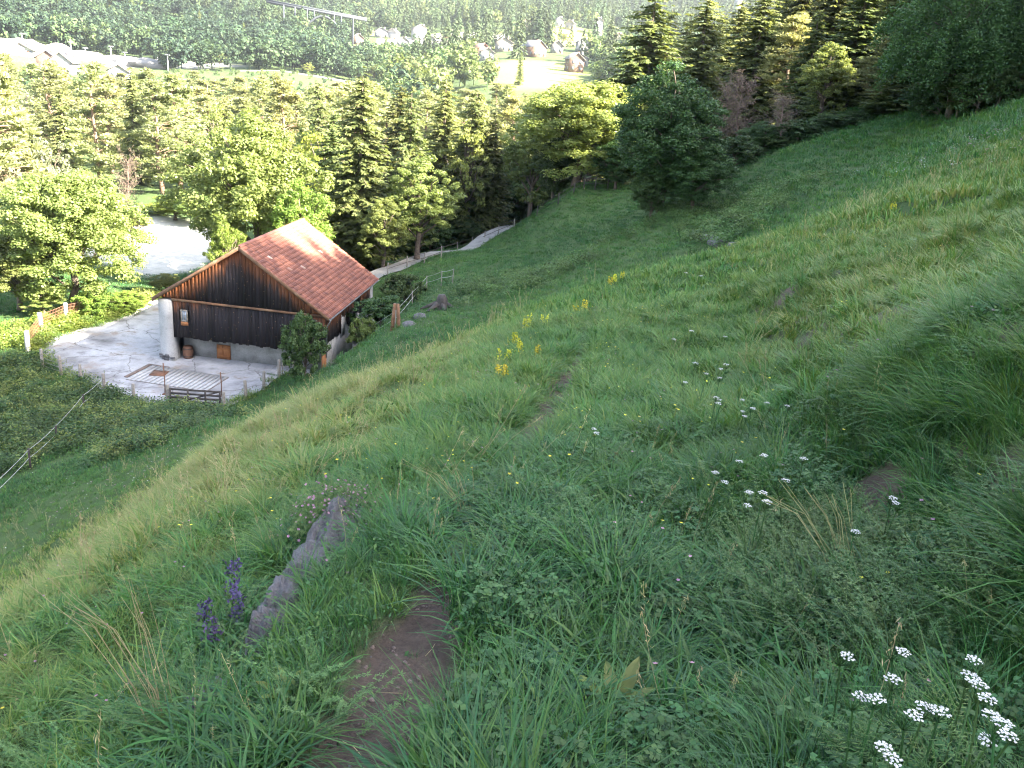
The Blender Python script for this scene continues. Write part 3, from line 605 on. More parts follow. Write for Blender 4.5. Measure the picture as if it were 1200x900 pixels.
for (u, v, s, lab) in ((493,372,.32,'pale stone lying in the meadow below the dark stump'),(480,381,.30,'flat grey stone half sunk in grass near the weathered stakes')):
    p = hit(u, v); tag(blob(s*1.2, s, s*.7, int(u), 10).obj('field_stone', M_ROCK, None, True, tuple(p)), lab, 'stone', 'stones in the mown meadow')
for i, (u, v, s, lab) in enumerate(((843,288,.42,'grey boulder breaking out of the bank below the dark bushy tree'),(864,291,.30,'smaller boulder at the right of the outcrop in the far hollow'),(832,281,.28,'mossy boulder at the left of the outcrop in the far hollow'))):
    p = hit(u, v, r0=32); tag(blob(s*1.3, s, s*.8, 40+i, 12, .4).obj('boulder', M_ROCK, None, True, tuple(p+[0, .2, 0])), lab, 'boulder', 'boulders in the far hollow')
# rock ledge along the left lip of the path
for i, (u, v, rx, ry, rz_, lab) in enumerate(((386,645,.13,.42,.25,'big grey rock grown with pink thyme on the lip of the footpath'),(350,692,.11,.26,.22,'pale edged grey rock just below the thyme covered rock'),
        (322,726,.10,.22,.20,'slanting grey rock beside the footpath, half hidden by long grass'),(304,756,.08,.14,.20,'narrow upright rock nearest the purple sage'),(236,842,.12,.18,.12,'dark rock poking out of the grass at the lower left'))):
    p = hit(u, v); tag(blob(rx, ry, rz_, 60+i, 34, .42).obj('rock', M_ROCK, None, True, tuple(p+[.03, 0, -.05])), lab, 'rock', 'rocks along the lip of the path')
# ------------------------------------------------------------------ tree builders: each returns (trunk mesh, crown mesh, height, width)
def leaf_cloud(mb, c, cr, m, size, rng, flat=.75, up=.5, asp=.6, rnd=.55):
    n = len(c); C = np.repeat(c, m, 0); R = np.repeat(cr, m)
    d = rand_unit(n*m, rng); p = d*(rng.random(n*m)**.45)[:, None]*R[:, None]; p[:, 2] *= flat
    nn = unit(.9*d+np.array([0, 0, up])+rnd*rng.normal(size=(n*m, 3))); a = unit(np.cross(nn, rng.normal(size=(n*m, 3)))); b = np.cross(nn, a)
    l = size*rng.uniform(.6, 1.4, n*m); mb.leaves(C+p, a, b, l, l*asp)
def limb(mb, a, b, r0, r1, rng, sag=.0, n=6, side=5):
    q = np.linspace(0, 1, n)[:, None]; P_ = a*(1-q)+b*q; L = np.linalg.norm(b-a)
    P_ = P_+rng.normal(size=(n, 3))*L*.035*np.sin(q*np.pi); P_[:, 2] += (L*.12-sag)*np.sin(q[:, 0]*np.pi); mb.tube(P_, r0*(1-q[:, 0])+r1*q[:, 0], side, cap=False)
def broadleaf(seed, nc=110, m=70, leaf=.20, h=10., w=8., low=.16, mat=None, lob=.30, name='crown', flat=.75, top=1.0, foot=.55):
    rng = np.random.default_rng(seed); d = rand_unit(nc, rng); d[:, 2] = np.abs(d[:, 2])*np.where(rng.random(nc) < .62, 1, -1)
    lobs = rand_unit(9, rng); k = (np.exp(5*(d@lobs.T-1))*rng.uniform(.5, 1, 9)).max(1)
    rr = (rng.random(nc)**.4)*(1-lob+lob*1.35*k)
    ch = h*(1-low)/2; cz = h*low+ch
    c = d*rr[:, None]*np.array([w/2*.88, w/2*.88, ch*.90])+[0, 0, cz]
    zf = (c[:, 2]-h*low)/(2*ch); tap = np.clip(1.12-.5*np.maximum(zf-.45, 0)*top, .2, 1.2)*np.clip(foot+zf*2.2, .5, 1); c[:, :2] *= tap[:, None]
    cr = rng.uniform(.065, .135, nc)*w*.62
    mb = MB(); leaf_cloud(mb, c, cr, m, leaf, rng, flat)
    t = MB(); zs = np.linspace(-.4, h*.80, 9); st = np.c_[np.cumsum(rng.normal(size=9))*.07*w/8, np.cumsum(rng.normal(size=9))*.07*w/8, zs]; st[:2, :2] *= .1
    t.tube(st, np.interp(zs, [-.4, .3, h*.8], [.030*h, .020*h, .004*h]), 8)
    for i in np.argsort(-np.linalg.norm(c[:, :2], axis=1))[::max(1, nc//30)]:
        z0 = np.clip(c[i, 2]*.55+rng.uniform(-.5, .2), h*.13, h*.72); a = np.array([np.interp(z0, zs, st[:, 0]), np.interp(z0, zs, st[:, 1]), z0]); limb(t, a, c[i], .0075*h*rng.uniform(.7, 1.2), .002*h, rng)
    return t.mesh('trunk', M_BARK, True), mb.mesh(name, mat or M_BROAD), h, w
def spruce(seed, h=18., w=6., lev=40, br=8, sp=16, mat=None, droop=.35, gap=.10, size=.42):
    rng = np.random.default_rng(seed); mb = MB(); t = MB(); t.tube([(0, 0, -.5), (0, 0, h*.3), (.05, .03, h*.7), (0, 0, h)], [.018*h, .014*h, .007*h, .01], 7)
    zs = np.linspace(h*.06, h*.985, lev); P_, A_, B_, L_, W_ = [], [], [], [], []
    for z0_ in zs:
        z = z0_; f = 1-z/h; R = w/2*(f**.58)*rng.uniform(.72, 1.08)+.10; k = max(4, int(br*(.5+f*.8)))
        for a in rng.uniform(0, 2*np.pi, k):
            if rng.random() < gap: continue
            z = z0_+rng.normal()*h*.022
            l = R*rng.uniform(.65, 1.12); s = np.linspace(.12, 1, max(5, int(sp*(l/(w/2))**.6)))
            dz = -droop*rng.uniform(.5, 1.5)*l*(s**1.5)+.16*l*s**3; x = l*s; o = np.stack([x*math.cos(a), x*math.sin(a), z+dz], -1)
            if z < h*.9 and rng.random() < .35: t.tube(o[::max(1, len(o)//3)], [.02*h/18]*len(o[::max(1, len(o)//3)]), 3, cap=False)
            dr = np.array([math.cos(a), math.sin(a), 0]); sd_ = np.array([-math.sin(a), math.cos(a), 0])
            for sgn in (-1, 1):
                n = len(o); tt = unit(dr*.75+sgn*sd_*rng.uniform(.4, 1.1, n)[:, None]+np.array([0, 0, -1.])*rng.uniform(.1, 1.3, n)[:, None]); ln = size*(.45+.75*(1-.5*s))*rng.uniform(.7, 1.25, n)*(.45+.55*min(1, l/(w*.25)))
                bb = unit(np.cross(tt, rng.normal(size=(n, 3))*.5+[0, 0, 1.])); P_.append(o+tt*ln[:, None]*.4); A_.append(tt); B_.append(bb); L_.append(ln); W_.append(ln*.46)
    mb.leaves(np.concatenate(P_), np.concatenate(A_), np.concatenate(B_), np.concatenate(L_), np.concatenate(W_))
    return t.mesh('trunk', M_BARK, True), mb.mesh('crown', mat or M_SPRUCE), h, w
def pine(seed, h=16., w=6.5, nc=70, m=46, mat=None, low=.30, size=.36):
    rng = np.random.default_rng(seed); d = rng.random(nc); z = h*(low+(1-low)*d); f = (z/h-low)/(1-low)
    R = w/2*np.clip(1.05-f**2.2*.85, .12, 1)*np.clip(.6+f*2, 0, 1); a = rng.uniform(0, 2*np.pi, nc); r = R*rng.random(nc)**.4
    c = np.stack([r*np.cos(a), r*np.sin(a), z], -1); cr = rng.uniform(.55, 1.0, nc)*w/6.5*1.02; n = nc*m
    C = np.repeat(c, m, 0); q = rand_unit(n, rng); q[:, 2] = np.abs(q[:, 2])*.9-.15; rad_ = np.repeat(cr, m)*(rng.random(n)**.5); p = C+q*rad_[:, None]*[1, 1, .8]
    tt = unit(q+rng.normal(size=(n, 3))*.35+[0, 0, .25]); bb = unit(np.cross(tt, rng.normal(size=(n, 3)))); l = size*rng.uniform(.7, 1.3, n)
    mb = MB().leaves(p, tt, bb, l, l*.42); t = MB(); zs = np.linspace(-.4, h*.96, 9); st = np.c_[np.cumsum(rng.normal(size=9))*.09, np.cumsum(rng.normal(size=9))*.09, zs]; st[:2, :2] *= .1
    t.tube(st, np.linspace(.019*h, .004*h, 9), 7)
    for i in range(0, nc, 2):
        z0 = max(h*.2, c[i, 2]-.25*r[i]); limb(t, np.array([np.interp(z0, zs, st[:, 0]), np.interp(z0, zs, st[:, 1]), z0]), c[i], .055, .02, rng, 0, 4, 4)
    return t.mesh('trunk', M_PINEBARK, True), mb.mesh('crown', mat or M_PINE), h, w
def bare(seed, h=8., w=4., n=90, tw=22, mat=None):
    rng = np.random.default_rng(seed); t = MB(); zs = np.linspace(-.3, h*.9, 8); st = np.c_[np.cumsum(rng.normal(size=8))*.1, np.cumsum(rng.normal(size=8))*.1, zs]; st[0, :2] = 0
    t.tube(st, np.linspace(.016*h, .003*h, 8), 6); ends = []
    for i in range(n):
        z0 = rng.uniform(h*.22, h*.85); f = (z0/h-.2)/.8; a = rng.uniform(0, 6.28); L = w/2*rng.uniform(.4, 1)*(1.1-.6*f); p0 = np.array([np.interp(z0, zs, st[:, 0]), np.interp(z0, zs, st[:, 1]), z0]); p1 = p0+[L*math.cos(a), L*math.sin(a), L*rng.uniform(.5, 1.3)]
        limb(t, p0, p1, .022, .006, rng, 0, 5, 3); ends.append(p0*.35+p1*.65); ends.append(p1)
    E_ = np.array(ends); k = len(E_)*tw//2; C = np.repeat(E_, tw//2, 0); tt = unit(rng.normal(size=(k, 3))+[0, 0, .5]); l = rng.uniform(.2, .55, k); bb = unit(np.cross(tt, rng.normal(size=(k, 3))))
    mb = MB().leaves(C+tt*l[:, None]*.5+rng.normal(size=(k, 3))*.12, tt, bb, l, l*0+.028)
    return t.mesh('trunk', M_TWIG, True), mb.mesh('crown', mat or M_TWIG), h, w
def weeping(seed, h=14., w=9., nc=300, m=60, mat=None):
    rng = np.random.default_rng(seed); d = rand_unit(nc, rng); d[:, 2] = np.abs(d[:, 2]); rr = rng.random(nc)**.35; lb = rand_unit(8, rng); k_ = (np.exp(6*(d@lb.T-1))).max(1); c = d*(rr*(.72+.4*k_))[:, None]*[w/2, w/2, h*.62]+[0, 0, h*.34]
    L = rng.uniform(.06, .30, nc)*h*(.6+.5*rng.random(nc)); s = rng.random((nc, m)); p = np.repeat(c, m, 0).reshape(nc, m, 3).copy(); p[..., 2] -= s*L[:, None]; ow = unit(c*[1, 1, 0]); p += ow[:, None]*(.6*np.sqrt(s))[..., None]; p = p.reshape(-1, 3)+rng.normal(size=(nc*m, 3))*[.16, .16, .1]
    p[:, 2] = np.maximum(p[:, 2], .3); n = len(p); tt = unit(rng.normal(size=(n, 3))*.55+[0, 0, -1]); bb = unit(np.cross(tt, rng.normal(size=(n, 3)))); l = rng.uniform(.12, .24, n)
    mb = MB().leaves(p, tt, bb, l, l*.5); t = MB(); zs = np.linspace(-.4, h*.85, 9); st = np.c_[np.cumsum(rng.normal(size=9))*.12, np.cumsum(rng.normal(size=9))*.12, zs]; t.tube(st, np.linspace(.018*h, .004*h, 9), 7)
    for i in range(0, nc, 9): limb(t, np.array([np.interp(c[i, 2]*.7, zs, st[:, 0]), np.interp(c[i, 2]*.7, zs, st[:, 1]), c[i, 2]*.7]), c[i], .07, .02, rng, 0, 5, 4)
    return t.mesh('trunk', M_BARK, True), mb.mesh('crown', mat or M_BROAD_DARK), h, w
BL1 = broadleaf(11, 330, 200, .15, low=.03, foot=.75); BL2 = broadleaf(12, 300, 200, .15, low=.05, lob=.42, foot=.8); BL3 = broadleaf(13, 220, 150, .15, h=10, w=6, low=.05, foot=.8); BLT = broadleaf(16, 320, 190, .15, low=.06, lob=.4, foot=.8)
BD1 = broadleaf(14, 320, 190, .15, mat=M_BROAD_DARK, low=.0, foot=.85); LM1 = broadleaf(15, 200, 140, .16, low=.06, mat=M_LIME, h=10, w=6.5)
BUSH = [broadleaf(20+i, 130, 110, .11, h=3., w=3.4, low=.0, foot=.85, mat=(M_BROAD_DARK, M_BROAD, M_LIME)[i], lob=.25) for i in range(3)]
GB = [broadleaf(30+i, 80, 60, .26, low=.08, h=11, w=8, lob=.4, mat=(M_BROAD, M_LIME, M_BROAD, M_BROAD_DARK)[i]) for i in range(4)]
SP = [spruce(40, lev=84, br=10, size=.46), spruce(41, w=7, lev=80, br=10, size=.50), spruce(42, w=5.2, lev=88, br=9, size=.44)]; SPG = [spruce(45+i, lev=56, br=8, sp=10, size=.62) for i in range(2)]
PN = [pine(50+i, nc=115, m=60, size=.48, low=.14) for i in range(3)]; PNH = pine(55, nc=160, m=80, size=.36, low=.2); BR = [bare(60), bare(61)]; WP = [weeping(65, nc=480, m=150), weeping(66, nc=480, m=150)]
WIL = leaf_mat('willow_leaf', (.14, .16, .09), (.22, .24, .14), .3, .55); GW = broadleaf(70, 90, 60, .24, low=.06, h=9, w=8, mat=WIL)
def place(kind, x, y, h, wd, name, label, group=None, cat='tree', rz=None):
    tm, cm, h0, w0 = kind; z = gz(x, y); t = thing(name, label, cat, (x, y, z-.05), random.uniform(0, 6.28) if rz is None else rz, group); s = (wd/w0, wd/w0, h/h0)
    put('trunk', tm, t, sc=s); put('crown', cm, t, sc=s); return t
def tree(kind, u, vtop, r, wpx, name, label, group=None, cat='tree', vb=60):
    d = ray(u, vtop+vb); x, y = d[0]*r, d[1]*r; top = ray(u, vtop)[2]*r; h = max(1., top-gz(x, y)); return place(kind, x, y, h, wpx/1000*r*1.08, name, label, group, cat)
T_ = [
 (BL1, 74, 168, 63, 160, 'broadleaf_tree', 'broad sunlit broadleaf tree at the left edge behind the white posts', None),
 (BL2, 18, 250, 64, 110, 'broadleaf_tree', 'dark broadleaf tree cut by the left edge of the photo', None),
 (BL2, 298, 108, 71, 178, 'broadleaf_tree', 'large round broadleaf tree rising straight behind the barn roof', None),
 (LM1, 264, 246, 64, 50, 'broadleaf_tree', 'small pale green tree between the gravel bar and the barn gable', None),
 (LM1, 350, 200, 66, 90, 'broadleaf_tree', 'light green tree touching the right side of the big round tree', None),
 (SP[0], 424, 88, 73, 105, 'spruce_tree', 'tall slim spruce standing behind the right end of the barn roof', None),
 (SP[2], 390, 130, 78, 80, 'spruce_tree', 'yellow green spruce between the round tree and the tall slim spruce', None),
 (BL3, 492, 172, 72, 100, 'broadleaf_tree', 'bright broadleaf tree beside the gravel road, right of the slim spruce', None),
 (BL3, 450, 225, 69, 70, 'broadleaf_tree', 'lower leafy tree right behind the barn at the road bend', None),
 (SP[1], 556, 104, 92, 85, 'spruce_tree', 'twin topped looking spruce with a dark left side above the road', None),
 (SP[2], 578, 128, 92, 60, 'spruce_tree', 'narrower spruce tucked right of the dark sided spruce', None),
 (BD1, 545, 190, 94, 80, 'broadleaf_tree', 'shady broadleaf tree under the dark sided spruce', None),
 (BD1, 605, 168, 100, 88, 'broadleaf_tree', 'dark broadleaf tree overhanging the far end of the gravel road', None),
 (BL1, 684, 70, 78, 178, 'broadleaf_tree', 'broad pale topped tree with a bare lower trunk at the meadow corner', None),
 (SP[1], 762, -14, 82, 140, 'spruce_tree', 'tallest broad spruce in the middle, behind the dark bushy tree', None),
 (SP[0], 822, -8, 92, 104, 'spruce_tree', 'yellow lit spruce just right of the tallest spruce', None),
 (BD1, 790, 66, 56, 150, 'broadleaf_tree', 'dense dark bushy tree standing alone on the meadow', None),
 (BD1, 815, 160, 54, 90, 'broadleaf_tree', 'low leafy tree leaning out right of the dark bushy tree', None),
 (BR[0], 843, 88, 69, 44, 'bare_tree', 'left one of two bare pinkish brown trees below the spruces', None),
 (BR[1], 868, 84, 70, 48, 'bare_tree', 'right one of two bare pinkish brown trees below the spruces', None),
 (SP[0], 893, -24, 88, 88, 'spruce_tree', 'sunlit spruce behind the two bare trees', None),
 (PNH, 925, 18, 86, 60, 'pine_tree', 'orange tinged pine right of the sunlit spruce', None),
 (BL3, 968, 42, 73, 70, 'broadleaf_tree', 'bright yellow green tree at the right forest edge', None),
 (SP[0], 1008, -30, 76, 88, 'spruce_tree', 'tall sunlit spruce behind the bright yellow green tree', None),
 (PNH, 1036, 42, 70, 66, 'pine_tree', 'sunlit pine with a bare red trunk at the right forest edge', None),
 (SP[2], 1086, -20, 66, 86, 'spruce_tree', 'dark spruce with a few lit twigs right of the sunlit pine', None),
 (BR[1], 915, 108, 66, 40, 'bare_tree', 'purplish leafless bush tree at the dark forest edge', None),
 (WP[0], 1148, -60, 57, 150, 'weeping_tree', 'large dark tree with hanging foliage at the top right', None),
 (WP[1], 1215, -70, 57, 130, 'weeping_tree', 'dark hanging tree cut by the top right corner', None),
 (BL3, 628, 110, 90, 80, 'broadleaf_tree', 'leafy tree filling the gap left of the broad pale topped tree', None),
 (BLT, 735, 110, 84, 84, 'broadleaf_tree', 'leafy tree squeezed between the broad pale tree and the tallest spruce', None),
 (SP[2], 520, 92, 96, 80, 'spruce_tree', 'pale spruce rising between the road tree and the dark sided spruce', None),
 (SP[0], 468, 100, 88, 90, 'spruce_tree', 'yellowish spruce just right of the tall slim spruce', None),
 (BD1, 764, 178, 55, 66, 'broadleaf_tree', 'low leafy skirt tree at the left foot of the dark bushy tree', None),
 (BD1, 650, 150, 80, 70, 'broadleaf_tree', 'shady leafy tree below the left side of the broad pale tree', None),
 (BD1, 722, 152, 74, 66, 'broadleaf_tree', 'shady leafy tree between the broad pale tree and the dark bushy one', None),
 (BR[0], 152, 172, 78, 34, 'bare_tree', 'pale bare tree beside the gravel bar at the left', None),
]
for k, u, vt, r, wp, nm, lab, g in T_: tree(k, u, vt, r, wp, nm, lab, g)
ORD = 'first second third fourth fifth sixth seventh eighth ninth tenth eleventh twelfth thirteenth fourteenth fifteenth sixteenth seventeenth eighteenth nineteenth twentieth'.split()
def ordinal(k): return ORD[k] if k < len(ORD) else ('twenty '+ORD[k-20] if k < 29 else 'number %d' % (k+1))
def number(items, text):
    """labels that count alike things from the left; items = (key, object), text has one %s"""
    for k, (_, o) in enumerate(sorted(items, key=lambda q: q[0])): o['label'] = text % ordinal(k)
DS = []
# dark conifers filling the right-hand wood, lit only at their tops
for i, (u, vt, r, wp) in enumerate(((860,0,104,80),(945,-60,98,90),(965,-100,108,110),(985,-70,90,84),(1050,-110,92,104),(1075,-120,80,100),(1110,-110,78,100),(1120,-90,68,90),(1040,-90,110,100),(1180,-110,70,100),(1160,-90,84,90),(905,0,112,70),(840,15,118,60),(1015,10,84,60),(1095,20,72,60),(1060,45,74,50),(1230,-120,66,100),(800,20,125,80),(870,5,128,90),(930,-60,130,110),(1005,-130,125,130),(1065,-80,110,110),(1135,-100,100,120),(780,10,110,70),(895,30,95,70),(950,10,82,60),(990,40,78,50))):
    DS.append((u, tree(SP[i % 3], u, vt, r, wp, 'spruce_tree', 'dark spruce', 'spruces of the shady wood'), r))
ES, RS, SS = [], [], []
for i, (u, vt, r, wp) in enumerate(((862,150,64,60),(895,140,67,60),(935,135,66,70),(975,128,67,60),(1005,125,68,50),(1030,120,68,50),(1060,108,66,60),(1090,100,65,60),(1120,85,62,50),(1165,62,61,60),(1200,45,60,60),(1085,92,60,60),(1105,82,58,60),(1130,72,56,60),(1155,60,55,60),(1180,50,55,60),(1205,40,55,60),(880,175,66,50),(910,170,66,50),(950,160,66,60),(990,150,66,60))):
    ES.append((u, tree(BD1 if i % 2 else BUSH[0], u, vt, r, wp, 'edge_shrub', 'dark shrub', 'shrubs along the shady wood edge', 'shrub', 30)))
number(ES, 'dark shrub in the shade along the right hand wood edge, %s from the left')
for i, (u, vt, r, wp) in enumerate(((470,262,84,60),(505,250,88,60),(530,240,92,60),(560,232,96,60),(585,222,99,60),(640,205,100,60),(660,195,95,60),(425,262,76,60),(620,190,104,70),(730,170,80,60),(715,195,79,40),(600,240,106,50),(545,255,90,50))):
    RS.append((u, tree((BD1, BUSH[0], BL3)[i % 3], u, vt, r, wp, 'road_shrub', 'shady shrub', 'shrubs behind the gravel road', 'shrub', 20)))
number(RS, 'shady shrub in the thicket behind the gravel road, %s from the left')
for i, (u, vt, r, wp) in enumerate(((185,238,108,44),(205,225,104,60),(232,218,100,60),(160,258,100,40),(12,310,72,60),(50,330,62,50),(110,335,61,50),(150,338,62,50),(195,318,68,40),(130,250,92,60))):
    SS.append((u, tree((BUSH[2], LM1, BL3)[i % 3], u, vt, r, wp, 'sunlit_shrub', 'sunlit shrub', 'sunlit shrubs left of the barn', 'shrub', 20)))
number(SS, 'sunlit shrub round the gravel bar left of the barn, %s from the left')
for (k, u, vt, r, wp, lab) in ((BUSH[0], 358, 354, 45.0, 66, 'round green bush against the front right corner of the barn'), (BUSH[0], 447, 338, 51.5, 78, 'wide dark bush uphill of the barn side wall'), (BUSH[0], 474, 312, 55, 58, 'rounded bush beside the white tape fence, nearest the road'), (BUSH[1], 425, 362, 49.5, 40, 'small bush against the barn side wall')):
    tree(k, u, vt, r, wp, 'bush', lab, None, 'bush', 20)
number([(u, o) for u, o, r in DS if r < 90], 'dark spruce in the front of the shady top right wood, %s from the left')
number([(u, o) for u, o, r in DS if r >= 90], 'dark spruce in the rear of the shady top right wood, %s from the left')
# the pine wood on the valley floor behind the barn, tree by tree
pts = []; tries = 0
rg = np.random.default_rng(5)
while len(pts) < 185 and tries < 9000:
    tries += 1; az = rg.uniform(-37, 4); r = math.sqrt(rg.uniform(84**2, 265**2)); x, y = r*math.sin(rad(az)), r*math.cos(rad(az))
    if r < 124 and az < -15 and az > -29.5: continue
    if az > -3 and r < 105: continue
    if field_mask(np.array([x]), np.array([y]))[0][0] < 1.1: continue
    sp_ = 5.5+r*.016
    if any((x-a)**2+(y-b)**2 < sp_**2 for a, b, *_ in pts): continue
    pts.append((x, y, r, az))
VW = []
for x, y, r, az in pts:
    e = vnoise(np.array([x*.03]), np.array([y*.03]), 8)[0]+rg.uniform(-.25, .25)
    vcap = rad(-1.0-.6*(az < -18)+rg.uniform(-1.3, .5))*r-gz(x, y)
    if e < .70: k = PN[rg.integers(3)]; nm, lab, g = 'pine_tree', 'pale sunlit pine in the wood on the valley floor behind the barn', 'pines of the valley wood'; h = rg.uniform(13.5, 18); wd = rg.uniform(7, 9.5)
    elif e < .80: k = SPG[rg.integers(2)]; nm, lab, g = 'spruce_tree', 'pointed spruce standing among the pines of the valley wood', 'spruces of the valley wood'; h = rg.uniform(15, 20); wd = rg.uniform(6, 7.5)
    else: k = (GB[0], GB[1], GW, GB[2])[rg.integers(4)]; nm, lab, g = 'broadleaf_tree', 'light leafy tree mixed into the pine wood behind the barn', 'leafy trees of the valley wood'; h = rg.uniform(10, 15); wd = rg.uniform(7, 10)
    h = max(6., min(h, vcap)); VW.append((az, r, nm, place(k, x, y, h, wd, nm, lab, g)))
ZN = ((-60, -29, 'above the left edge broadleaf tree'), (-29, -23, 'above the gravel bar'), (-23, -15.5, 'behind the big round tree'), (-15.5, -9, 'behind the slim spruce'), (-9, -3, 'above the gravel road'), (-3, 10, 'left of the broad pale tree'))
for a0, a1, zn in ZN:
    for r0, r1, rn in ((0, 140, 'front'), (140, 195, 'middle'), (195, 999, 'back')):
        for nm, ad in (('pine_tree', 'pale sunlit pine'), ('spruce_tree', 'pointed spruce'), ('broadleaf_tree', 'light leafy tree')):
            number([(a, o) for a, r, q, o in VW if q == nm and a0 <= a < a1 and r0 <= r < r1], ad+' in the '+rn+' rows '+zn+', %s from left')
for i, (u, vt, r, wp) in enumerate(((8,168,88,60),(40,185,92,50),(60,150,98,60),(20,215,80,60))): tree(GW if i % 2 == 0 else PN[0], u, vt, r, wp, 'willow_tree' if i % 2 == 0 else 'pine_tree', ('pale silvery willow nearest the left edge above the dark tree', 'pale pine between the silvery willows at the left', 'pale silvery willow above the crown of the left broad tree', 'lower pale pine right at the left edge')[i], 'willows at the left edge')
# ------------------------------------------------------------------ scattered ground cover (uncountable): points carry rotation, size, kind and tint
PROTO = {}
def scatter(name, label, cat, P_, rot, sca, idx, tint, protos):
    me = bpy.data.meshes.new(name); n = len(P_); me.vertices.add(n); me.vertices.foreach_set('co', np.asarray(P_, np.float32).ravel())
    for an, ty, dat, key in (('rot', 'FLOAT_VECTOR', rot, 'vector'), ('sca', 'FLOAT', sca, 'value'), ('tint', 'FLOAT', tint, 'value'), ('idx', 'INT', idx, 'value')):
        a = me.attributes.new(an, ty, 'POINT'); a.data.foreach_set(key, np.asarray(dat, np.int32 if ty == 'INT' else np.float32).ravel())
    o = bpy.data.objects.new(name, me); COL.objects.link(o); tag(o, label, cat, None, 'stuff')
    pc = bpy.data.collections.new(name+'_kinds')
    for i, (pm) in enumerate(protos): po = bpy.data.objects.new('%s_kind_%02d' % (name, i), pm); pc.objects.link(po)
    ng = bpy.data.node_groups.new(name, 'GeometryNodeTree'); ng.interface.new_socket('Geometry', in_out='INPUT', socket_type='NodeSocketGeometry'); ng.interface.new_socket('Geometry', in_out='OUTPUT', socket_type='NodeSocketGeometry')
    N = ng.nodes; gi = N.new('NodeGroupInput'); go = N.new('NodeGroupOutput'); ci = N.new('GeometryNodeCollectionInfo'); ci.inputs['Collection'].default_value = pc
    ci.inputs['Separate Children'].default_value = True; ci.inputs['Reset Children'].default_value = True
    ip = N.new('GeometryNodeInstanceOnPoints'); ip.inputs['Pick Instance'].default_value = True; L = ng.links.new
    def na(an, ty): x = N.new('GeometryNodeInputNamedAttribute'); x.data_type = ty; x.inputs['Name'].default_value = an; return x.outputs['Attribute']
    e2r = N.new('FunctionNodeEulerToRotation'); L(na('rot', 'FLOAT_VECTOR'), e2r.inputs[0])
    L(gi.outputs[0], ip.inputs['Points']); L(ci.outputs[0], ip.inputs['Instance']); L(na('idx', 'INT'), ip.inputs['Instance Index']); L(e2r.outputs[0], ip.inputs['Rotation']); L(na('sca', 'FLOAT'), ip.inputs['Scale']); L(ip.outputs[0], go.inputs[0])
    md = o.modifiers.new('scatter', 'NODES'); md.node_group = ng; return o
def tuft(seed, n, h0, h1, wid, spread, bend, mat, seg=4, name='tuft', out=.5):
    rng = np.random.default_rng(seed); h = rng.uniform(h0, h1, n); ph = rng.uniform(0, 2*np.pi, n); q = spread*np.sqrt(rng.random(n)); bp = np.stack([q*np.cos(ph), q*np.sin(ph), np.zeros(n)-.02], -1)
    hd = ph*out+(1-out)*rng.uniform(0, 2*np.pi, n)+rng.normal(size=n)*.5; be = bend*rng.uniform(.35, 1.3, n); s = np.linspace(0, 1, seg+1)
    hx = be[:, None]*h[:, None]*(s**1.8)[None]+.12*h[:, None]*s; z = h[:, None]*(s[None]-be[:, None]*.42*(s**2.6)[None])
    dr = np.stack([np.cos(hd), np.sin(hd), hd*0], -1); sd_ = np.stack([-np.sin(hd), np.cos(hd), rng.normal(size=n)*.3], -1); sd_ = unit(sd_)
    C = bp[:, None]+dr[:, None]*hx[..., None]+np.array([0, 0, 1.])*z[..., None]; ww = wid*rng.uniform(.65, 1.3, n)[:, None]*np.clip(1-s**2.2, .06, 1)[None]*np.where(s < .1, .7, 1)[None]
    v = np.stack([C-sd_[:, None]*ww[..., None]/2, C+sd_[:, None]*ww[..., None]/2], 2); m = (seg+1)*2
    i = np.arange(n)[:, None]*m+np.arange(seg)[None]*2; return MB().add(v.reshape(-1, 3), np.stack([i, i+1, i+3, i+2], -1).reshape(-1, 4)).mesh(name, mat, True)
def clover(seed, n=22):
    rng = np.random.default_rng(seed); mb = MB(); c = np.c_[rng.uniform(-.09, .09, (n, 2)), rng.uniform(.05, .15, n)]
    for k in range(3):
        a = rng.uniform(0, 6.28, n)*0+k*2.094+np.arange(n); d = np.stack([np.cos(a), np.sin(a), rng.normal(size=n)*.25-.1], -1); d = unit(d); b = unit(np.cross(d, np.array([0, 0, 1.])+rng.normal(size=(n, 3))*.15)); l = rng.uniform(.012, .024, n)
        mb.leaves(c+d*l[:, None]*.5, d, b, l, l*.95)
    for p in c: mb.tube([(p[0]*.7, p[1]*.7, -.02), p], .0011, 3, cap=False)
    return mb.mesh('clover', M_CLOVER)
M_FLUFF = leaf_mat('bedstraw_leaf', (.065, .125, .040), (.11, .18, .06), .3, .5)
def fluffy(seed, n=16, h=.30):
    rng = np.random.default_rng(seed); mb = MB()
    for i in range(n):
        a = rng.uniform(0, 6.28); l = rng.uniform(.05, .16); b0 = np.array([rng.normal()*.05, rng.normal()*.05, -.02]); b1 = b0+[l*math.cos(a), l*math.sin(a), h*rng.uniform(.55, 1.1)]; q = np.linspace(0, 1, 8)[:, None]; P_ = b0*(1-q)+b1*q+np.array([math.cos(a), math.sin(a), 0])*.05*q**2
        mb.tube(P_[::2], .0013, 3, cap=False)
        for p in np.concatenate([P_[1:], (P_[1:]+P_[:-1])/2]):
            k = 7; t = unit(rng.normal(size=(k, 3))*[1, 1, .35]); bb = unit(np.cross(t, [0, 0, 1.])); ll = rng.uniform(.008, .017, k); mb.leaves(np.repeat(p[None], k, 0)+t*ll[:, None]*.5, t, bb, ll, ll*.28)
    return mb.mesh('bedstraw', M_FLUFF)
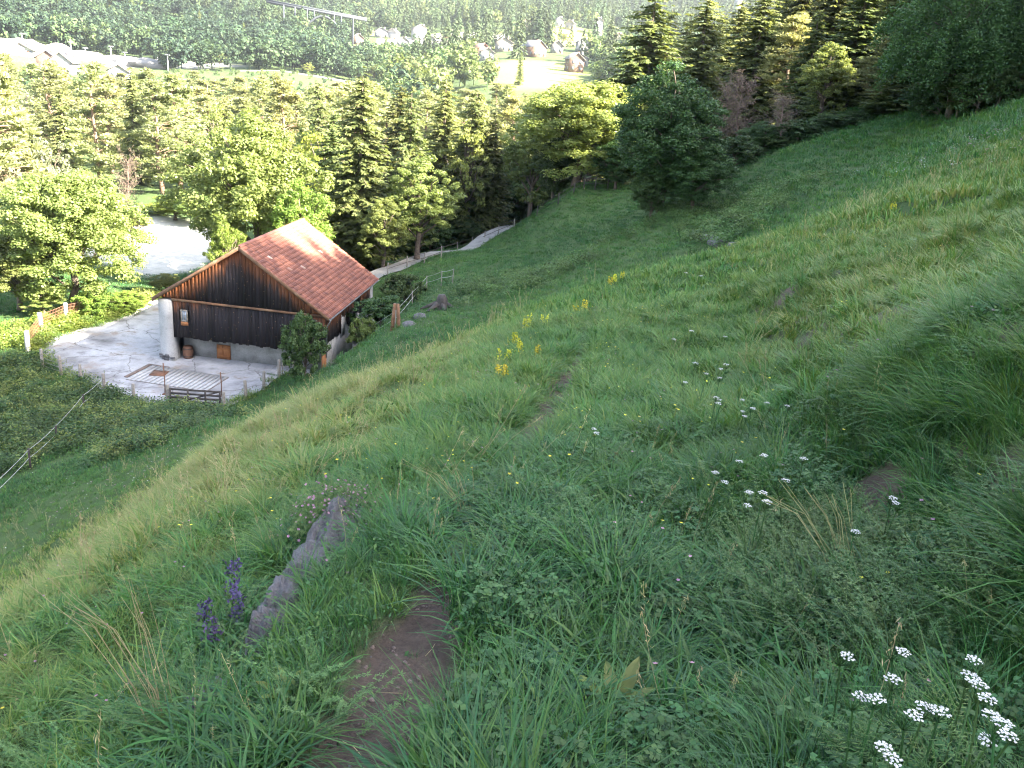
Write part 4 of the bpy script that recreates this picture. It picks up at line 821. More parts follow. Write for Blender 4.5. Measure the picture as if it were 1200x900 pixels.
def stalks(seed, n=4, h=.6, r=.0016):
    rng = np.random.default_rng(seed); mb = MB()
    for i in range(n):
        a = rng.uniform(0, 6.28); L = h*rng.uniform(.6, 1.15); q = np.linspace(0, 1, 6); be = rng.uniform(.05, .35)*L; P_ = np.stack([rng.normal()*.04+be*q**2*math.cos(a), rng.normal()*.04+be*q**2*math.sin(a), L*q-.02], -1); mb.tube(P_, np.linspace(r, r*.6, 6), 3, cap=False)
        k = 14; f = rng.uniform(.72, 1.0, k); c = np.stack([np.interp(f, q, P_[:, j]) for j in range(3)], -1); t = unit(rng.normal(size=(k, 3))*.5+[0, 0, 1.2]); mb.leaves(c+rng.normal(size=(k, 3))*.006, t, unit(np.cross(t, rng.normal(size=(k, 3)))), np.full(k, .022), np.full(k, r*2.6))
    return mb.mesh('stalk', M_STRAW)
def weeds(seed, n=20, h=.5, mat=None, leaf=.09):
    rng = np.random.default_rng(seed); mb = MB(); c = np.c_[rng.normal(size=(n*7, 2))*.22, rng.uniform(.05, h, n*7)]; m = len(c); t = unit(rng.normal(size=(m, 3))*[1, 1, .5]); mb.leaves(c, t, unit(np.cross(t, rng.normal(size=(m, 3))*.5+[0, 0, 1])), rng.uniform(.6, 1.3, m)*leaf, rng.uniform(.3, .6, m)*leaf)
    return mb.mesh('weed', mat or M_CLOVER)
G_A = [tuft(100+i, 26, .06, .18, .0062, .065, .85, M_GRASS) for i in range(5)]+[tuft(110+i, 26, .06, .15, .0048, .06, .6, M_GRASS, 3) for i in range(2)]+[tuft(115+i, 13, .08, .20, .0120, .06, .9, M_GRASS) for i in range(3)]+[tuft(119+i, 80, .16, .30, .0046, .07, 1.1, M_GRASS, 5, out=.9) for i in range(3)]
G_B = [tuft(130+i, 24, .07, .21, .0125, .11, .8, M_GRASS, 3) for i in range(4)]+[tuft(135+i, 60, .16, .30, .0085, .10, .95, M_GRASS, 4, out=.9) for i in range(2)]
G_C = [tuft(140+i, 30, .07, .22, .022, .22, .6, M_GRASS, 3) for i in range(4)]
G_D = [tuft(150+i, 44, .06, .17, .026, .42, .6, M_GRASS, 2) for i in range(4)]
def sector(n, r0, r1, a0=-56, a1=62, rng=RNG): 
    r = np.sqrt(rng.uniform(r0*r0, r1*r1, n)); a = np.radians(rng.uniform(a0, a1, n)); return r*np.sin(a), r*np.cos(a)
def tint_at(x, y):
    r = np.hypot(x, y); t = .27+.17*fbm(x*.45, y*.45, 200)+.14*fbm(x*1.9, y*1.9, 210)
    t = t+.33*sstep(-.9, -2.6, x-.06*y)*(1-sstep(20, 34, r))            # drier grass down the left slope
    t = t+.14*sstep(.8, 1.6, x-.2*y)*(1-sstep(9, 14, r)); t = t+.20*sstep(3.5, 8, r)*(1-sstep(24, 40, r))+.10*sstep(1.0, 2.6, x-.16*y)*sstep(5, 9, r)
    t = t-.14*(1-sstep(2.5, 6, r))*sstep(-1.2, -.3, x); t = t+.02*sstep(30, 50, r); return np.clip(t+RNG.normal(size=np.shape(x))*.07, 0, 1)
RKS = [(hit(382, 648), 5.0, 2.3), (hit(346, 696), 6.0, 3.4), (hit(318, 732), 6.5, 3.8), (hit(300, 758), 8., 5.)]
def keep_off(x, y, margin=.02):
    m = soil_mask(x, y)-.05*(np.hypot(x, y) < 2.9); p = sstep(margin-.05, margin+.03, m); p = np.maximum(p, .05*(np.hypot(x, y) < 30)); ok = RNG.random(len(x)) < p
    ok &= poly_sd(x, y, YARD) > .05; rk = np.min([np.hypot((x-q[0])*a_, (y-q[1])*b_) for q, a_, b_ in RKS], axis=0) < 1; ok &= ~(rk & (RNG.random(len(x)) < .88)); rd, _ = seg_dist(x, y, ROADP); fm_, fk_ = field_mask(x, y); ok &= ~((fm_ < .95) & (np.hypot(x, y) > 60) & (np.hypot(x, y) < 120)); return ok & (rd > 1.5)
def rots(n, tilt=.22): return np.c_[RNG.normal(size=n)*tilt, RNG.normal(size=n)*tilt, RNG.uniform(0, 6.283, n)]
def grass_layers():
    PX, PR, PS, PI, PT = [], [], [], [], []; off = 0; protos = []
    for (protolist, n, r0, r1, tilt) in ((G_A, 20500, .75, 6.6, .22), (G_B, 31000, 6., 17.5, .2), (G_C, 29000, 16, 36, .18), (G_D, 56000, 30, 92, .12)):
        x, y = sector(n, r0, r1)
        ok = keep_off(x, y); x, y = x[ok], y[ok]; k = len(x); r = np.hypot(x, y); f1 = fbm(x*.8, y*.8, 220); f2 = fbm(x*2.2, y*2.2, 230); tint = tint_at(x, y)
        s = RNG.uniform(.7, 1.25, k)*(1+.30*f1+.35*f2); lf = sstep(-.9, -2.4, x-.06*y)*(1-sstep(22, 34, r)); s *= 1-.36*lf+lf*.34*np.sin((base_z(x, y)/.55+.55*fbm(x*.35, y*.35, 33))*6.283+.6)
        if protolist is G_A:
            idx = RNG.integers(0, 5, k); m = (f2 > .02); idx[m] = RNG.integers(7, 10, m.sum()); m = f2 < -.25; idx[m] = RNG.integers(5, 7, m.sum())
            big = (RNG.random(k) < .03+.32*((x > 1.25+.2*y) & (RNG.random(k) < .6))); idx[big] = RNG.integers(10, 13, big.sum())
            pm = path_mask(x, y); s = s*np.where(pm < .0, .35, np.where((pm < .12) & (RNG.random(k) < .5), 1.15, 1)); tint = np.where(idx >= 7, np.where(idx < 10, tint*.45, tint), tint)
        elif protolist is G_B: idx = RNG.integers(0, 4, k); big = RNG.random(k) < .13+.22*sstep(-1.5, -3, x); idx[big] = RNG.integers(4, 6, big.sum()); s *= np.where(path_mask(x, y) < .1, .6, 1.)
        elif protolist is G_C: idx = RNG.integers(0, 4, k); crest = sstep(6.4, 4.6, -(x-.10*y)); mown = sstep(20, 27, r)*sstep(0, 3, 4.5-x+.0*y)*(x < .18*y); s *= 1-.55*mown; tint = np.where(mown > .5, tint*.55+.06, tint)
        else: idx = RNG.integers(0, 4, k); s *= 1.0+.35*sstep(0, 10, x-.2*y); tint = np.clip(.22+.22*fbm(x*.14, y*.14, 240)+.14*fbm(x*.6, y*.6, 241)+RNG.normal(size=k)*.07, 0, 1)
        PX.append(np.stack([x, y, ground_z(x, y)], -1)); PR.append(rots(k, tilt)); PS.append(s); PI.append(idx+off); PT.append(tint); protos += protolist; off += len(protolist)
    scatter('meadow_grass', 'green meadow grass covering the whole hillside', 'grass', np.concatenate(PX), np.concatenate(PR), np.concatenate(PS), np.concatenate(PI), np.concatenate(PT), protos)
grass_layers()
def simple_scatter(name, label, cat, x, y, protos, tilt=.15, s0=.7, s1=1.25, tint=None, yard=True):
    ok = keep_off(x, y, .03) if yard else np.ones(len(x), bool); x, y = x[ok], y[ok]; n = len(x)
    scatter(name, label, cat, np.stack([x, y, ground_z(x, y)], -1), rots(n, tilt), RNG.uniform(s0, s1, n), RNG.integers(0, len(protos), n), np.full(n, .5) if tint is None else tint, protos)
def near_uv(uvs, sig, n, h=0):
    c = np.array([hit(u, v, h)[:2] for u, v in uvs]); i = RNG.integers(0, len(c), n); r = np.hypot(c[i, 0], c[i, 1]); q = RNG.normal(size=(n, 2))*sig*r[:, None]; return c[i, 0]+q[:, 0], c[i, 1]+q[:, 1]
x, y = sector(5200, .9, 6.0); m = (fbm(x*1.7, y*1.7, 250) > -.12) & (x > -.3) & (RNG.random(len(x)) < .45); simple_scatter('clover', 'low clover leaves mixed into the grass beside the path', 'clover', x[m], y[m], [clover(300+i) for i in range(3)])
x, y = near_uv(((940,680),(1000,700),(1060,690),(1010,650),(900,720),(1080,740),(960,640),(1120,720)), .06, 230); simple_scatter('bedstraw', 'soft pale green bedstraw cushion at the lower right', 'wild plant', x, y, [fluffy(310+i, 14, .2) for i in range(3)])
x, y = near_uv(((340,800),(560,560),(700,620),(430,640),(800,560),(230,830),(120,860)), .12, 160); simple_scatter('leafy_herbs', 'small leafy herbs among the near grass', 'wild plant', x, y, [fluffy(315, 10, .2), weeds(316, 6, .2, M_CLOVER, .028)])
x, y = sector(2600, 5, 30, -44, 44); m = (RNG.random(len(x)) < .03+.55*sstep(-.4, -3, x-.05*y)*sstep(.0, .3, fbm(x*.5, y*.5, 260)+.15)+.35*((x > 2+.2*y) & (fbm(x*.5, y*.5, 261) > .1))); simple_scatter('dry_stalks', 'thin dry straw stalks standing above the grass', 'dry grass', x[m], y[m], [stalks(320+i, 4, .55, .0022) for i in range(3)], .18)
x, y = sector(90, 1.8, 6, -44, 44); simple_scatter('fine_stalks', 'single tan seed stalks in the near grass', 'dry grass', x, y, [stalks(330+i, 2, .36, .0010) for i in range(3)], .25)
x, y = near_uv(((20,490),(60,500),(110,505),(160,500),(220,490),(20,440),(60,470),(130,490),(10,530),(180,520)), .035, 900); simple_scatter('nettle_bed', 'lush dark green nettles below the yard fence', 'weeds', x, y, [weeds(340+i, 24, .55, M_BROAD_DARK if i else M_BROAD, .12) for i in range(3)], .1, .7, 1.3)
x, y = near_uv(((150,362),(120,372),(80,385),(60,395),(190,350),(40,400)), .02, 500); simple_scatter('bank_weeds', 'sunlit weeds along the far edge of the yard', 'weeds', x, y, [weeds(350+i, 24, .5, M_LIME if i else M_BROAD, .14) for i in range(3)], .1, .6, 1.3)
x, y = near_uv(((850,270),(880,262),(830,262),(780,255),(560,340),(620,330),(650,320),(900,240)), .03, 500); simple_scatter('hollow_herbs', 'low leafy herbs in the hollow and on the far bank', 'weeds', x, y, [weeds(360+i, 20, .4, M_BROAD_DARK if i == 0 else M_FLUFF, .10) for i in range(3)], .1, .7, 1.4)
def flowerlet(mat, seed, n=5, h=.25, s=.012):
    rng = np.random.default_rng(seed); mb = MB(); c = np.c_[rng.normal(size=(n, 2))*.06, rng.uniform(.6, 1., n)*h]
    for p in c:
        a = np.arange(5)*1.257; d = np.stack([np.cos(a), np.sin(a), a*0+.3], -1); d = unit(d); mb.leaves(p+d*s*.5, d, unit(np.cross(d, [0, 0, 1.])), np.full(5, s), np.full(5, s*.8))
    return mb.mesh('flowerlet', mat)
x, y = sector(700, 3, 20, -42, 42); simple_scatter('buttercups', 'tiny yellow flowers dotted over the slope', 'flowers', x, y, [flowerlet(M_YELLOW, 370+i, 2, .24, .011) for i in range(2)])
x, y = sector(420, 2, 18, -42, 42); simple_scatter('clover_heads', 'small brownish pink clover heads in the grass', 'flowers', x, y, [flowerlet(M_PINK, 375+i, 2, .2, .009) for i in range(2)])
x, y = near_uv(((1150,172),(1180,160),(1120,185),(1090,190),(1195,175),(1050,195)), .03, 260); simple_scatter('white_flower_patch', 'patch of white and pink flowers high on the right bank', 'flowers', x, y, [flowerlet(M_WHITE, 380, 3, .4, .028), flowerlet(M_PINK, 381, 3, .4, .026), flowerlet(M_PINK, 382, 3, .45, .03)])
x, y = near_uv(((350,420),(300,480),(420,420),(250,520),(150,560),(500,380)), .12, 900); simple_scatter('meadow_clover', 'faint white clover blossoms in the mown meadow', 'flowers', x, y, [flowerlet(M_PINK, 385, 2, .12, .018), flowerlet(M_WHITE, 386, 1, .12, .018)])
p_ = np.array([hit(395, 632)]); th = RNG.uniform(0, 6.28, 130); q = np.sqrt(RNG.random(130)); x = p_[0, 0]+.24*q*np.cos(th); y = p_[0, 1]+.34*q*np.sin(th)
scatter('thyme', 'pink flowering thyme growing over the big rock', 'flowers', np.stack([x, y, p_[0, 2]+.24*np.sqrt(np.clip(1.05-q*q, 0, 1))], -1), rots(130, .5), RNG.uniform(.5, .9, 130), RNG.integers(0, 2, 130), np.full(130, .5), [flowerlet(M_PINK, 390, 5, .08, .012), fluffy(391, 6, .08)])
ed = np.concatenate([a+(b-a)*RNG.random((int(np.hypot(*(b-a))*14), 1)) for a, b in list(zip(YARD, np.roll(YARD, -1, 0)))])+0
ed = ed+RNG.normal(size=ed.shape)*.22; ed = ed[(fbm(ed[:, 0]*.9, ed[:, 1]*.9, 610) > -.25) & (ed[:, 1] < 58)]; ins_ = poly_sd(ed[:, 0], ed[:, 1], YARD) < .1
scatter('yard_weeds', 'grass and weeds creeping over the edge of the yard', 'weeds', np.c_[ed, np.where(ins_, YZ, ground_z(ed[:, 0], ed[:, 1]))], rots(len(ed)), RNG.uniform(.6, 1.5, len(ed)), RNG.integers(0, 4, len(ed)), RNG.uniform(.3, .7, len(ed)), [G_D[0], G_C[1], weeds(620, 8, .25, M_BROAD, .09), G_C[2]])
# crumbs, pebbles and straws lying on the path
x, y = sector(9000, .9, 12, -14, 12); m = path_mask(x, y) < .04; x, y = x[m][:420], y[m][:420]; n = len(x)
peb = [blob(.006, .008, .0045, 400+i, 5, .4).mesh('pebble', M_ROCK if i == 0 else M_SOIL) for i in range(3)]+[MB().tube([(-.03, 0, .004), (0, .004, .006), (.035, 0, .003)], .0008, 4).mesh('straw', M_STRAW)]
scatter('path_litter', 'pebbles, crumbs of earth and bits of straw on the footpath', 'litter', np.stack([x, y, ground_z(x, y)+.002], -1), np.c_[np.zeros((n, 2)), RNG.uniform(0, 6.28, n)], RNG.uniform(.5, 1.6, n), RNG.choice([0, 1, 1, 2, 2, 3], n), np.full(n, .5), peb)
# ------------------------------------------------------------------ countable flowers
def yarrow_parts(seed):
    rng = np.random.default_rng(seed); s = MB(); be = rng.normal(size=2)*.05; q = np.linspace(0, 1, 6)
    P_ = np.stack([be[0]*q**2, be[1]*q**2, q], -1); s.tube(P_, [.0028]*6, 5, cap=False); top = P_[-1]; hd = MB()
    for k in range(22):
        a = k*2.4+rng.normal()*.2; r = .0093*math.sqrt(k)*rng.uniform(.9, 1.1); c = np.array([top[0]+r*math.cos(a), top[1]+r*math.sin(a), 1.0+.045-r*r*6+rng.normal()*.003]); s.tube([top-[0, 0, .05], c], .001, 3, cap=False)
        for j in range(7):
            b = j*.9+k; hd.leaves(np.array([c+[.0042*math.cos(b), .0042*math.sin(b), rng.normal()*.0012]]), unit(np.array([[math.cos(b), math.sin(b), rng.normal()*.35]])), np.array([[-math.sin(b), math.cos(b), 0]]), [.0085*rng.uniform(.7, 1.2)], [.0075])
    lf = MB()
    for z in np.linspace(.1, .8, 9):
        a = rng.uniform(0, 6.28); d = np.array([math.cos(a), math.sin(a), .45]); n = 16; f = np.linspace(.02, .13, n); side = np.array([-math.sin(a), math.cos(a), 0]); sg = np.where(np.arange(n) % 2, 1, -1)[:, None]; c = np.interp(z, q, P_[:, 0]), np.interp(z, q, P_[:, 1]), z
        lf.leaves(np.array(c)+d*f[:, None]+side*sg*.007, unit(side*sg+d*.5), np.repeat(np.array([[0, 0, 1.]])*.6+d*.5, n, 0), np.full(n, .022), np.full(n, .004))
    return s.mesh('stem', M_CLOVER), hd.mesh('flower_head', M_WHITE), lf.mesh('leaves', M_FLUFF)
YP = [yarrow_parts(i) for i in range(4)]
def yarrow(u, v, px, label, h=.42):
    p = hit(u, v, h); r = np.linalg.norm(p+[0, 0, h]); s = max(.42, .78*px/1000*r/.088); t = thing('yarrow', label, 'flower', tuple(p), random.uniform(0, 6.28), 'white yarrow flowers on the terrace')
    a, b, c = YP[random.randrange(4)]
    put('stem', a, t, sc=(.9, .9, h)); o = put('flower_head', b, t, (0, 0, h-s), 0, (s, s, s)); o.location.z = h*1.0-s*1.0; put('leaves', c, t, sc=(.9, .9, h)); return t
for lab, lst, h in (
  ('white yarrow head in the dense clump at the bottom right corner', ((1066,772,12),(1043,800,12),(1077,843,18),(1100,842,22),(1116,846,18),(1142,832,20),(1162,834,20),(1163,848,14),(1150,838,16),(1130,780,13),(1138,800,12),(1014,820,10),(1027,827,12),(1190,878,18),(1078,834,14)), .32),
  ('white yarrow head at the left of the corner clump, topping its own stem', ((997,776,20),), .34),
  ('large greyish white yarrow head cut by the bottom edge', ((998,888,26),), .30), ('white yarrow head just right of the greyish one at the bottom edge', ((1040,888,18),), .30),
  ('white yarrow pair standing alone in the middle of the terrace', ((701,511,10),(708,508,8)), .3),
  ('white yarrow in the tall tight group right of the terrace middle', ((893,583,14),(888,590,13),(897,592,14),(895,599,10),(907,545,12),(930,562,12),(868,538,10),(942,541,9),(832,566,11),(838,564,8)), .4),
  ('pale lilac tinted yarrow low on the right bank', ((1047,588,11),(1003,630,11),(1045,592,9)), .35),
  ('small white yarrow scattered across the back of the terrace', ((815,428,9),(833,432,8),(848,429,9),(842,445,8),(838,468,9),(828,476,10),(806,451,8),(840,470,8),(868,484,8),(884,482,9),(825,440,8),(894,470,8),(858,470,7),(920,478,8),(848,396,7),(810,390,7),(780,400,7),(870,490,7),(812,322,6),(820,325,6)), .38)):
    ys = [(u, yarrow(u, v, px, lab, h)) for (u, v, px) in lst]
    if len(ys) > 1: number(ys, lab.replace('white yarrow head in the dense clump at', 'white yarrow in the dense clump at')+', %s from left')
# yellow bedstraw spikes on the crest
YS = []
def yellow(u, v, h, label):
    h *= .66; p = hit(u, v, h*.5); t = thing('yellow_spike', label, 'flower', tuple(p), random.uniform(0, 6.28), 'yellow flower spikes along the crest'); m = MB(); f = MB()
    for k in range(3):
        a = np.array([random.uniform(-.05, .05), random.uniform(-.05, .05), 0]); b = a*2.0+[0, 0, h*random.uniform(.8, 1.05)]; m.tube([a, (a+b)/2+[.01, 0, 0], b], .004, 4, cap=False); n = 46; q = RNG.uniform(.3, 1, n)[:, None]; c = a*(1-q)+b*q+RNG.normal(size=(n, 3))*.028*(1.25-q); tt = rand_unit(n); f.leaves(c, tt, unit(np.cross(tt, rand_unit(n))), np.full(n, .030), np.full(n, .022))
    m.obj('stems', M_CLOVER, t); f.obj('blossom', M_YELLOW, t); YS.append((label, u, t))
for u, v, h, lab in ((615,380,.62,'tall left spike of the yellow flowers standing up from the crest'),(638,376,.55,'tall right spike of the yellow flowers standing up from the crest'),(598,402,.5,'yellow spike in the loose bunch below the tall pair'),(606,398,.5,'yellow spike in the loose bunch below the tall pair'),(612,408,.5,'yellow spike in the loose bunch below the tall pair'),(590,418,.4,'yellow spike in the loose bunch below the tall pair'),(627,414,.4,'lone low yellow spike right of the bunch'),(592,436,.35,'pale low yellow spike below the bunch'),
  (683,358,.45,'yellow spike half way up the crest'),(676,364,.4,'yellow spike half way up the crest'),(716,330,.45,'yellow spike in the upper row near the far hollow'),(722,327,.45,'yellow spike in the upper row near the far hollow'),(729,323,.45,'yellow spike in the upper row near the far hollow'),(890,380,.3,'small yellow spike on the right bank'),(1043,243,.35,'small yellow spike high on the right bank')): yellow(u, v, h, lab)
for lab in {q[0] for q in YS}:
    g_ = [(u, o) for l, u, o in YS if l == lab]
    if len(g_) > 1: number(g_, lab+', %s from the left')
def sage(u, v, h, label):
    h *= .68
    p = hit(u, v, h*.5); t = thing('purple_sage', label, 'flower', tuple(p), 0, 'purple sage on the left slope'); m = MB().tube([(0, 0, 0), (.02, .01, h*.5), (.015, .02, h)], .003, 4, cap=False); n = 110; w_ = np.floor(RNG.random(n)*9)/9; q = .35+.65*w_
    c = np.stack([.018*q, .015*q, h*q], -1)+RNG.normal(size=(n, 3))*[.017, .017, .008]; tt = rand_unit(n); f = MB().leaves(c, tt, unit(np.cross(tt, rand_unit(n))), np.full(n, .022), np.full(n, .012)); m.obj('stem', M_CLOVER, t); f.obj('blossom', M_PURPLE, t)
for u, v, h, lab in ((269,690,.50,'tallest purple sage spike left of the rocks'),(274,715,.36,'purple sage spike just below the tallest one'),(236,728,.34,'shorter purple sage spike nearer the left edge'),(245,748,.24,'lowest purple sage spike near the upright rock')): sage(u, v, h, lab)
def big_stalk(u, v, h, label):
    p = hit(u, v); t = thing('straw_bunch', label, 'dry grass', tuple(p)); m = MB()
    for k in range(14): a = random.uniform(-.05, .05); b = random.uniform(-.55, -.02); m.tube([(a, random.uniform(-.03, .03), 0), (a+b*.15, 0, h*.4), (a+b*.45, .02, h*.8), (a+b*.8, .03, h*random.uniform(.9, 1.2))], [.0013, .0012, .001, .0007], 4, cap=False)
    m.obj('stalks', M_STRAW, t)
big_stalk(198, 870, .55, 'pale bunch of dry straw leaning left at the lower left'); big_stalk(548, 610, .3, 'short dry straw bunch beside the footpath'); big_stalk(985, 600+90, .4, 'dry pale stalk pair among the bedstraw')
def dock(u, v, label, s=1.):
    p = hit(u, v); t = thing('broad_leaf_plant', label, 'wild plant', tuple(p))
    for k in range(6):
        a = k*1.05+random.uniform(-.3, .3); L = s*random.uniform(.16, .26); q = np.linspace(0, 1, 7); w_ = .055*s*np.sin(np.pi*np.clip(q*.9+.08, 0, 1)); x = L*q*.65; z = L*(q*.9-.35*q**2); d = np.array([math.cos(a), math.sin(a), 0]); n_ = np.array([-math.sin(a), math.cos(a), 0]); C = d*x[:, None]+np.array([0, 0, 1.])*z[:, None]
        v_ = np.stack([C-n_*w_[:, None]/2+[0, 0, .008], C, C+n_*w_[:, None]/2+[0, 0, .008]], 1).reshape(-1, 3); i = np.arange(6)*3; MB().add(v_, np.concatenate([np.stack([i, i+1, i+4, i+3], -1), np.stack([i+1, i+2, i+5, i+4], -1)])).obj('leaf', M_BROAD, t, True)
dock(333, 824, 'bright broad leaved plant at the left of the footpath', .7); dock(720, 840, 'broad leaved plant in the grass at the bottom middle', .9)
# ------------------------------------------------------------------ across the valley
def far_leafy(seed, con=False):
    rng = np.random.default_rng(seed); mb = MB(); h = 12.
    if con:
        n = 260; f = rng.random(n)**.7; z = h*(1-f*.97); r = (.15+2.5*f)*rng.uniform(.55, 1.05, n); a = rng.uniform(0, 6.28, n); c = np.stack([r*np.cos(a), r*np.sin(a), z], -1); t = unit(np.stack([np.cos(a), np.sin(a), a*0-.6], -1)+rng.normal(size=(n, 3))*.25); mb.leaves(c, t, unit(np.cross(t, rng.normal(size=(n, 3))*.4+[0, 0, 1.])), rng.uniform(.9, 1.7, n), rng.uniform(.4, .7, n))
    else:
        c = rand_unit(26, rng)*(rng.random(26)**.4)[:, None]*[3.6, 3.6, 4.]+[0, 0, 6.2]; leaf_cloud(mb, c, rng.uniform(1.0, 1.7, 26), 22, .95, rng, rnd=.28)
    mb.tube([(0, 0, -1), (0, 0, h*.5)], [.25, .12], 4, cap=False); return mb.mesh('far_tree', M_FARC if con else M_FAR)
M_FARC = leaf_mat('far_needles', (.030, .050, .024), (.05, .075, .032), .15, .8, None, .3)
FT = [far_leafy(500+i, False) for i in range(4)]+[far_leafy(510+i, True) for i in range(3)]
def house(u, v, w_, d_, h_, ry, wall, roof, label, r=None, gable=True):
    p = hit(u, v, r0=150) if r is None else None
    if p is None: d = ray(u, v); p = np.array([d[0]*r, d[1]*r, gz(d[0]*r, d[1]*r)])
    w_, d_, h_ = w_*.74, d_*.74, h_*.80
    t = thing('house', label, 'house', tuple(p), ry, 'houses of the village'); rr = min(w_, d_)*.36
    b = MB().box((-w_/2, -d_/2, -2), (w_/2, d_/2, h_)); b.add([(-w_/2, -d_/2, h_), (w_/2, -d_/2, h_), (0, -d_/2, h_+rr), (-w_/2, d_/2, h_), (w_/2, d_/2, h_), (0, d_/2, h_+rr)], None, [(0,1,2),(4,3,5)]); b.obj('wall', wall, t)
    rf = MB(); o = .7
    for s in (-1, 1):
        a = np.array([0, h_+rr+.12]); e = np.array([s*(w_/2+o), h_-rr*o*2/w_+.12]); v_ = [(q[0], yy, q[1]+dz) for yy in (-d_/2-o, d_/2+o) for q in (a, e) for dz in (0, .28)]
        rf.add(v_, [(0,2,6,4),(1,5,7,3),(0,1,3,2),(4,6,7,5),(2,3,7,6),(0,4,5,1)])
    ro = rf.obj('roof', roof, t); MB().box((w_*.18, -.5, h_+rr*.3), (w_*.18+.8, .5, h_+rr+.9)).obj('chimney', wall, ro)
    wm = MB().box((-.55, -.06, -.7), (.55, .06, .7)).mesh('window', M_GLASSD); n = max(2, int(w_/2.6))
    for fl in range(max(1, int(h_/2.8))):
        for i in range(n): put('window', wm, t, (-w_/2+(i+.5)*w_/n, -d_/2-.03, 1.5+fl*2.8))
        for i in range(max(2, int(d_/3))): put('window', wm, t, (-w_/2-.03, -d_/2+(i+.5)*d_/max(2, int(d_/3)), 1.5+fl*2.8), math.pi/2)
    MB().box((-.5+w_*.3, -d_/2-.07, 0), (.5+w_*.3, -d_/2-.005, 2.1)).obj('door', M_BEAM, t)
M_GLASSD = rough_mat('dark_pane', (.05, .06, .08), (.10, .12, .15), 2, .3, .05, .01)
HW = rough_mat('white_render', (.20, .196, .19), (.28, .275, .27), .5, .9, .1, .02); HC = rough_mat('cream_render', (.18, .165, .14), (.25, .23, .20), .5, .9, .1, .02); HB = rough_mat('brown_timber_wall', (.10, .06, .045), (.17, .11, .08), 1, .9, .2, .02)
RR = rough_mat('red_roof', (.14, .06, .05), (.22, .10, .075), .8, .9, .3, .03); RG = rough_mat('grey_roof', (.07, .07, .085), (.13, .13, .15), .8, .8, .3, .03); RP = rough_mat('pale_roof', (.10, .085, .08), (.16, .14, .13), .8, .8, .3, .03)
for a in ((419,52,9,11,5.5,.4,HB,RP,'brown timber house at the left end of the village below the bridge'),(415,66,12,9,5,.2,HW,RP,'low white house under the brown timber house'),(436,64,14,9,4.5,-.1,HW,RG,'long white building in the lower left of the village'),
  (447,44,14,9,5.5,.15,HW,RG,'white two storey house with dark windows above the meadow'),(461,46,10,9,6,-.2,HW,RP,'narrow white house beside the dark windowed one'),(472,54,12,10,4,.2,HC,RP,'low cream house in front of the narrow white one'),
  (492,46,16,12,8.5,.35,HW,RP,'largest white house in the centre of the village'),(503,55,12,10,6,.1,HW,RP,'white house at the lower right of the largest house'),(526,56,13,10,6,.3,HC,RR,'cream house with a reddish roof right of the village centre'),(548,58,22,9,4,-.15,HW,RG,'long low hall with a pale grey roof'),
  (563,67,9,11,5.5,.5,HB,RR,'dark timber chalet with a red roof beside the field'),(570,70,10,8,4.5,.2,HW,RP,'small white house just below the dark chalet'),(590,60,14,10,6,.1,HC,RP,'pale house at the right end of the long hall'),(615,36,16,12,6,.3,HC,RR,'house with a broad pink red roof at the foot of the spruces'),
  (637,36,14,11,7,.1,HW,RP,'white house right of the broad pink roof'),(655,30,8,8,5,.2,HW,RG,'little white house among tall conifers'),(668,34,10,9,5,-.2,HC,RP,'cream house half hidden by tall conifers'),(625,66,12,16,6,.6,HB,RG,'dark barn with a grey roof at the top edge of the field'),
  (652,62,9,9,5,.1,HC,RP,'small cream house right of the dark barn'),(682,62,10,9,7,.15,HW,RG,'tall white house with a pointed gable'),(676,76,14,9,4,.1,HW,RG,'low white house under the pointed gable'),(672,84,10,10,7,.3,HB,RP,'brown and white house at the corner of the field'),
  (700,40,8,8,12,.1,HW,RP,'slender pale tower house in the upper right of the village'),(722,52,15,11,6,.2,HC,RR,'house with a red roof just left of the tallest spruce'),(716,58,12,10,5,-.2,HW,RG,'white house with a blue grey roof below the red roofed one'),(735,60,10,9,5,.2,HB,RG,'dark roofed house touching the tallest spruce')): house(*a)
# works site at the left: sheds, gravel heaps, lamp masts, stacked logs
for a in ((57,83,10,12,6,.4,HB,RG,'dark gabled shed left of the white shed at the works site'),(76,86,12,14,5.5,.2,HW,RP,'white gabled shed at the works site'),(28,65,16,9,3,.1,HW,RP,'flat pale store under the big gravel heap'),(140,92,10,8,3.5,.3,HW,RP,'small pale hut poking out of the pine tops')): house(*a)
M_HEAP = rough_mat('gravel_heap', (.11, .105, .10), (.20, .19, .18), .3, .95, .5, .2, (.25, .24, .23), 4)
for i, (u, v, w_, h_, lab) in enumerate(((30,64,26,6,'big pale gravel heap at the far left works site'),(8,62,16,6,'smaller gravel heap at the left edge'),(100,71,20,4,'pinkish gravel heap in the middle of the works site'),(140,75,22,3.5,'grey gravel heap right of the pinkish one'),(175,77,26,3,'low grey gravel bank at the right of the works site'),(68,66,14,5,'pale heap beside the stacked logs'))):
    p = hit(u, v, r0=200); tag(blob(w_/2, w_/2.6, h_, 600+i, 14, .3).obj('gravel_heap', M_HEAP, None, True, tuple(p)), lab, 'gravel heap', 'gravel heaps at the works')
M_MAST = rough_mat('galvanised_mast', (.40, .40, .42), (.55, .55, .57), 2, .5, .1, .01, metal=.3)
LM = []
